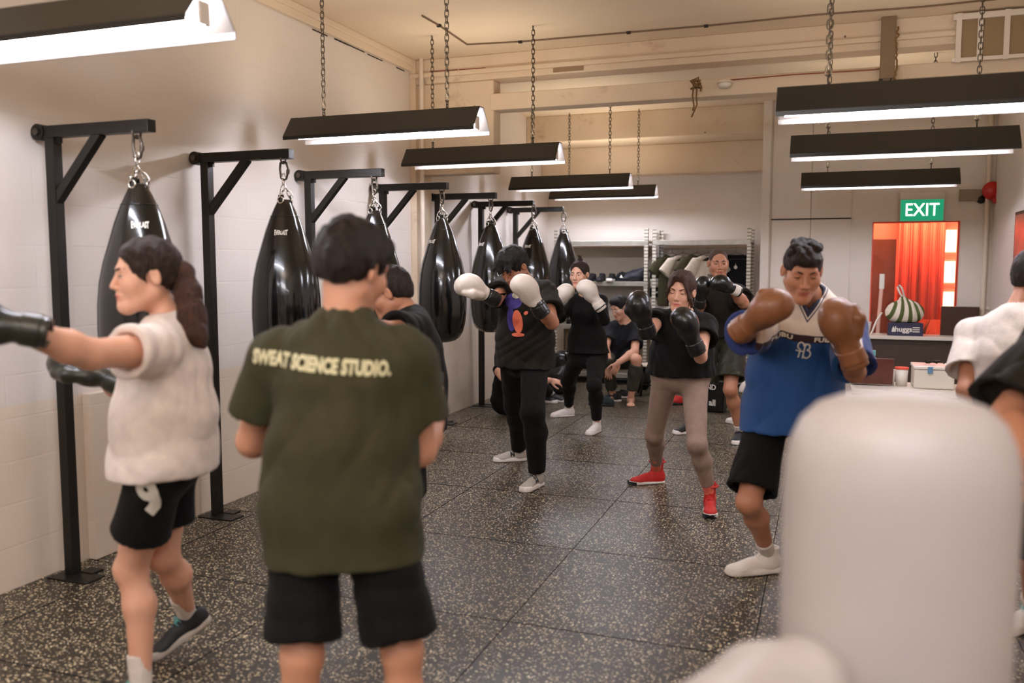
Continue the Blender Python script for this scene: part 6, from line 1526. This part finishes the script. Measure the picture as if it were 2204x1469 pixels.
cap((gpt(1611, 8.55)[0], 8.55, 0.28), C_whitet, 'white cap with a dark mark on the black backpack', 0.6, L_black)
t = thing('white_sneaker', 'white sneaker on the floor behind the bare leg', 'shoe', gpt(1598, 8.3), 0.9); F_, S_, L_ = canon('sneaker', lambda: shoe_mesh('sneaker')); link('upper', np_mesh('u', F_[0], F_[1], S_white), t); link('sole', np_mesh('s', S_[0], S_[1], S_white), t)
for u, Y, rz, m, ms, lab in ((1322, 9.28, 1.9, S_black, S_white, 'black sneaker with white stripes under the seated man'), (1340, 9.55, 2.2, S_black, S_white, 'second striped sneaker under the seated man, nearer his bare foot'), (1306, 8.95, 1.7, mat('sandal_teal', (30, 44, 48), 0.6), S_black, 'dark teal sandal on the floor in front of the striped sneakers')):
    t = thing('sneaker', lab, 'shoe', gpt(u, Y), rz); link('upper', np_mesh('u', F_[0], F_[1], m), t); link('sole', np_mesh('s', S_[0], S_[1], ms), t)
    if ms is S_white:
        for k in range(3): MB().tube([(0.038+0.001*k, 0.01+0.03*k, 0.025), (0.030, 0.02+0.03*k, 0.075)], 0.005, 5, flat=0.4).build('side_stripe', M_ink, t)
t = thing('duffel_bag', 'dark shiny duffel bag on the floor behind the reaching hand', 'bag', gpt(1206, 9.5), 0.2)
V, Q = blobmesh((((0, 0, 0.22), (0.20, 0.15, 0.20), 0), ((0.02, -0.02, 0.40), (0.13, 0.11, 0.12), 0.06)), 0.012, 20, 0.010, seed=4); link('bag_body', np_mesh('db', V, Q, L_black), t); MB().tube([(-0.1, -0.1, 0.36), (-0.03, -0.15, 0.50), (0.06, -0.14, 0.50), (0.1, -0.1, 0.38)], 0.010, 6).build('handle', L_black, t)
t = thing('gym_bag', 'black gym bag on the floor right of the seated man', 'bag', gpt(1376, 10.32), 0.1)
V, Q = blobmesh((((0, 0, 0.12), (0.13, 0.12, 0.15), 0), ((0.04, -0.05, 0.09), (0.10, 0.08, 0.10), 0.03)), 0.010, 24, 0.010, seed=6); link('bag_body', np_mesh('gb', V, Q, C_black), t)
t = thing('red_sneaker', 'bright red sneaker on the floor seen between the taupe leggings', 'shoe', gpt(1458, 9.3), 1.9); link('upper', np_mesh('u', F_[0], F_[1], mat('bright_red', (206, 40, 36), 0.5)), t); link('sole', np_mesh('s', S_[0], S_[1], S_black), t)

# ================================================================ padded corner post in the foreground
g = NT('pale_padding'); tc = g.n('TexCoord'); n1 = g.noise(tc.outputs['Object'], 3, 3); g.l(g.mix(n1, srgb(178, 170, 166), srgb(164, 156, 150)), g.b.inputs['Base Color']); g.b.inputs['Roughness'].default_value = 0.45; g.bump(g.noise(tc.outputs['Object'], 20, 4), 0.1, 0.01)
D0 = 1.30; c = at(1932, 1100, D0); t = thing('corner_pad', 'large pale padded post blurred in the right foreground', 'padded post', (float(c[0]), float(c[1]), 0), YAW)
ztop = float(at(1942, 838, D0)[2]); rw = 0.5*482/FPX*D0
prof = [(0.001, 0.0), (rw*0.96, 0.0), (rw*0.98, 0.02), (rw*0.97, ztop*0.4), (rw, ztop-0.15), (rw*0.985, ztop-0.11), (rw*0.94, ztop-0.075), (rw*0.86, ztop-0.045), (rw*0.72, ztop-0.022), (rw*0.5, ztop-0.008), (rw*0.25, ztop-0.002), (0.001, ztop)]
MB().lathe(prof, n=56, sy=0.85).build('padding', g.m, t)
a = at(1700, 1440, 1.20); b = at(1560, 1580, 1.05); 
t2 = thing('padded_rope', 'thick pale padded roll leaving the foreground post at the bottom edge', 'padded roll', (float(a[0]), float(a[1]), 0))
F = SDF(); A0 = at(1722, 1478, 1.22); A1 = at(1640, 1500, 1.20); A2 = at(1470, 1640, 1.02); F.u(sd_cone(A0, A1, 0.068, 0.070), 0); F.u(sd_cone(A1, A2, 0.070, 0.072), 0.02)
V, Q = iso(F, np.minimum(np.minimum(A0, A1), A2)-0.09, np.maximum(np.maximum(A0, A1), A2)+0.09, 0.009); link('roll', np_mesh('pr', V-np.array((a[0], a[1], 0)), Q, g.m), t2)
MB().cyl((A2[0]-a[0], A2[1]-a[1], 0), (A2[0]-a[0], A2[1]-a[1], A2[2]-0.03), 0.02).build('support_post', M_black, t2)
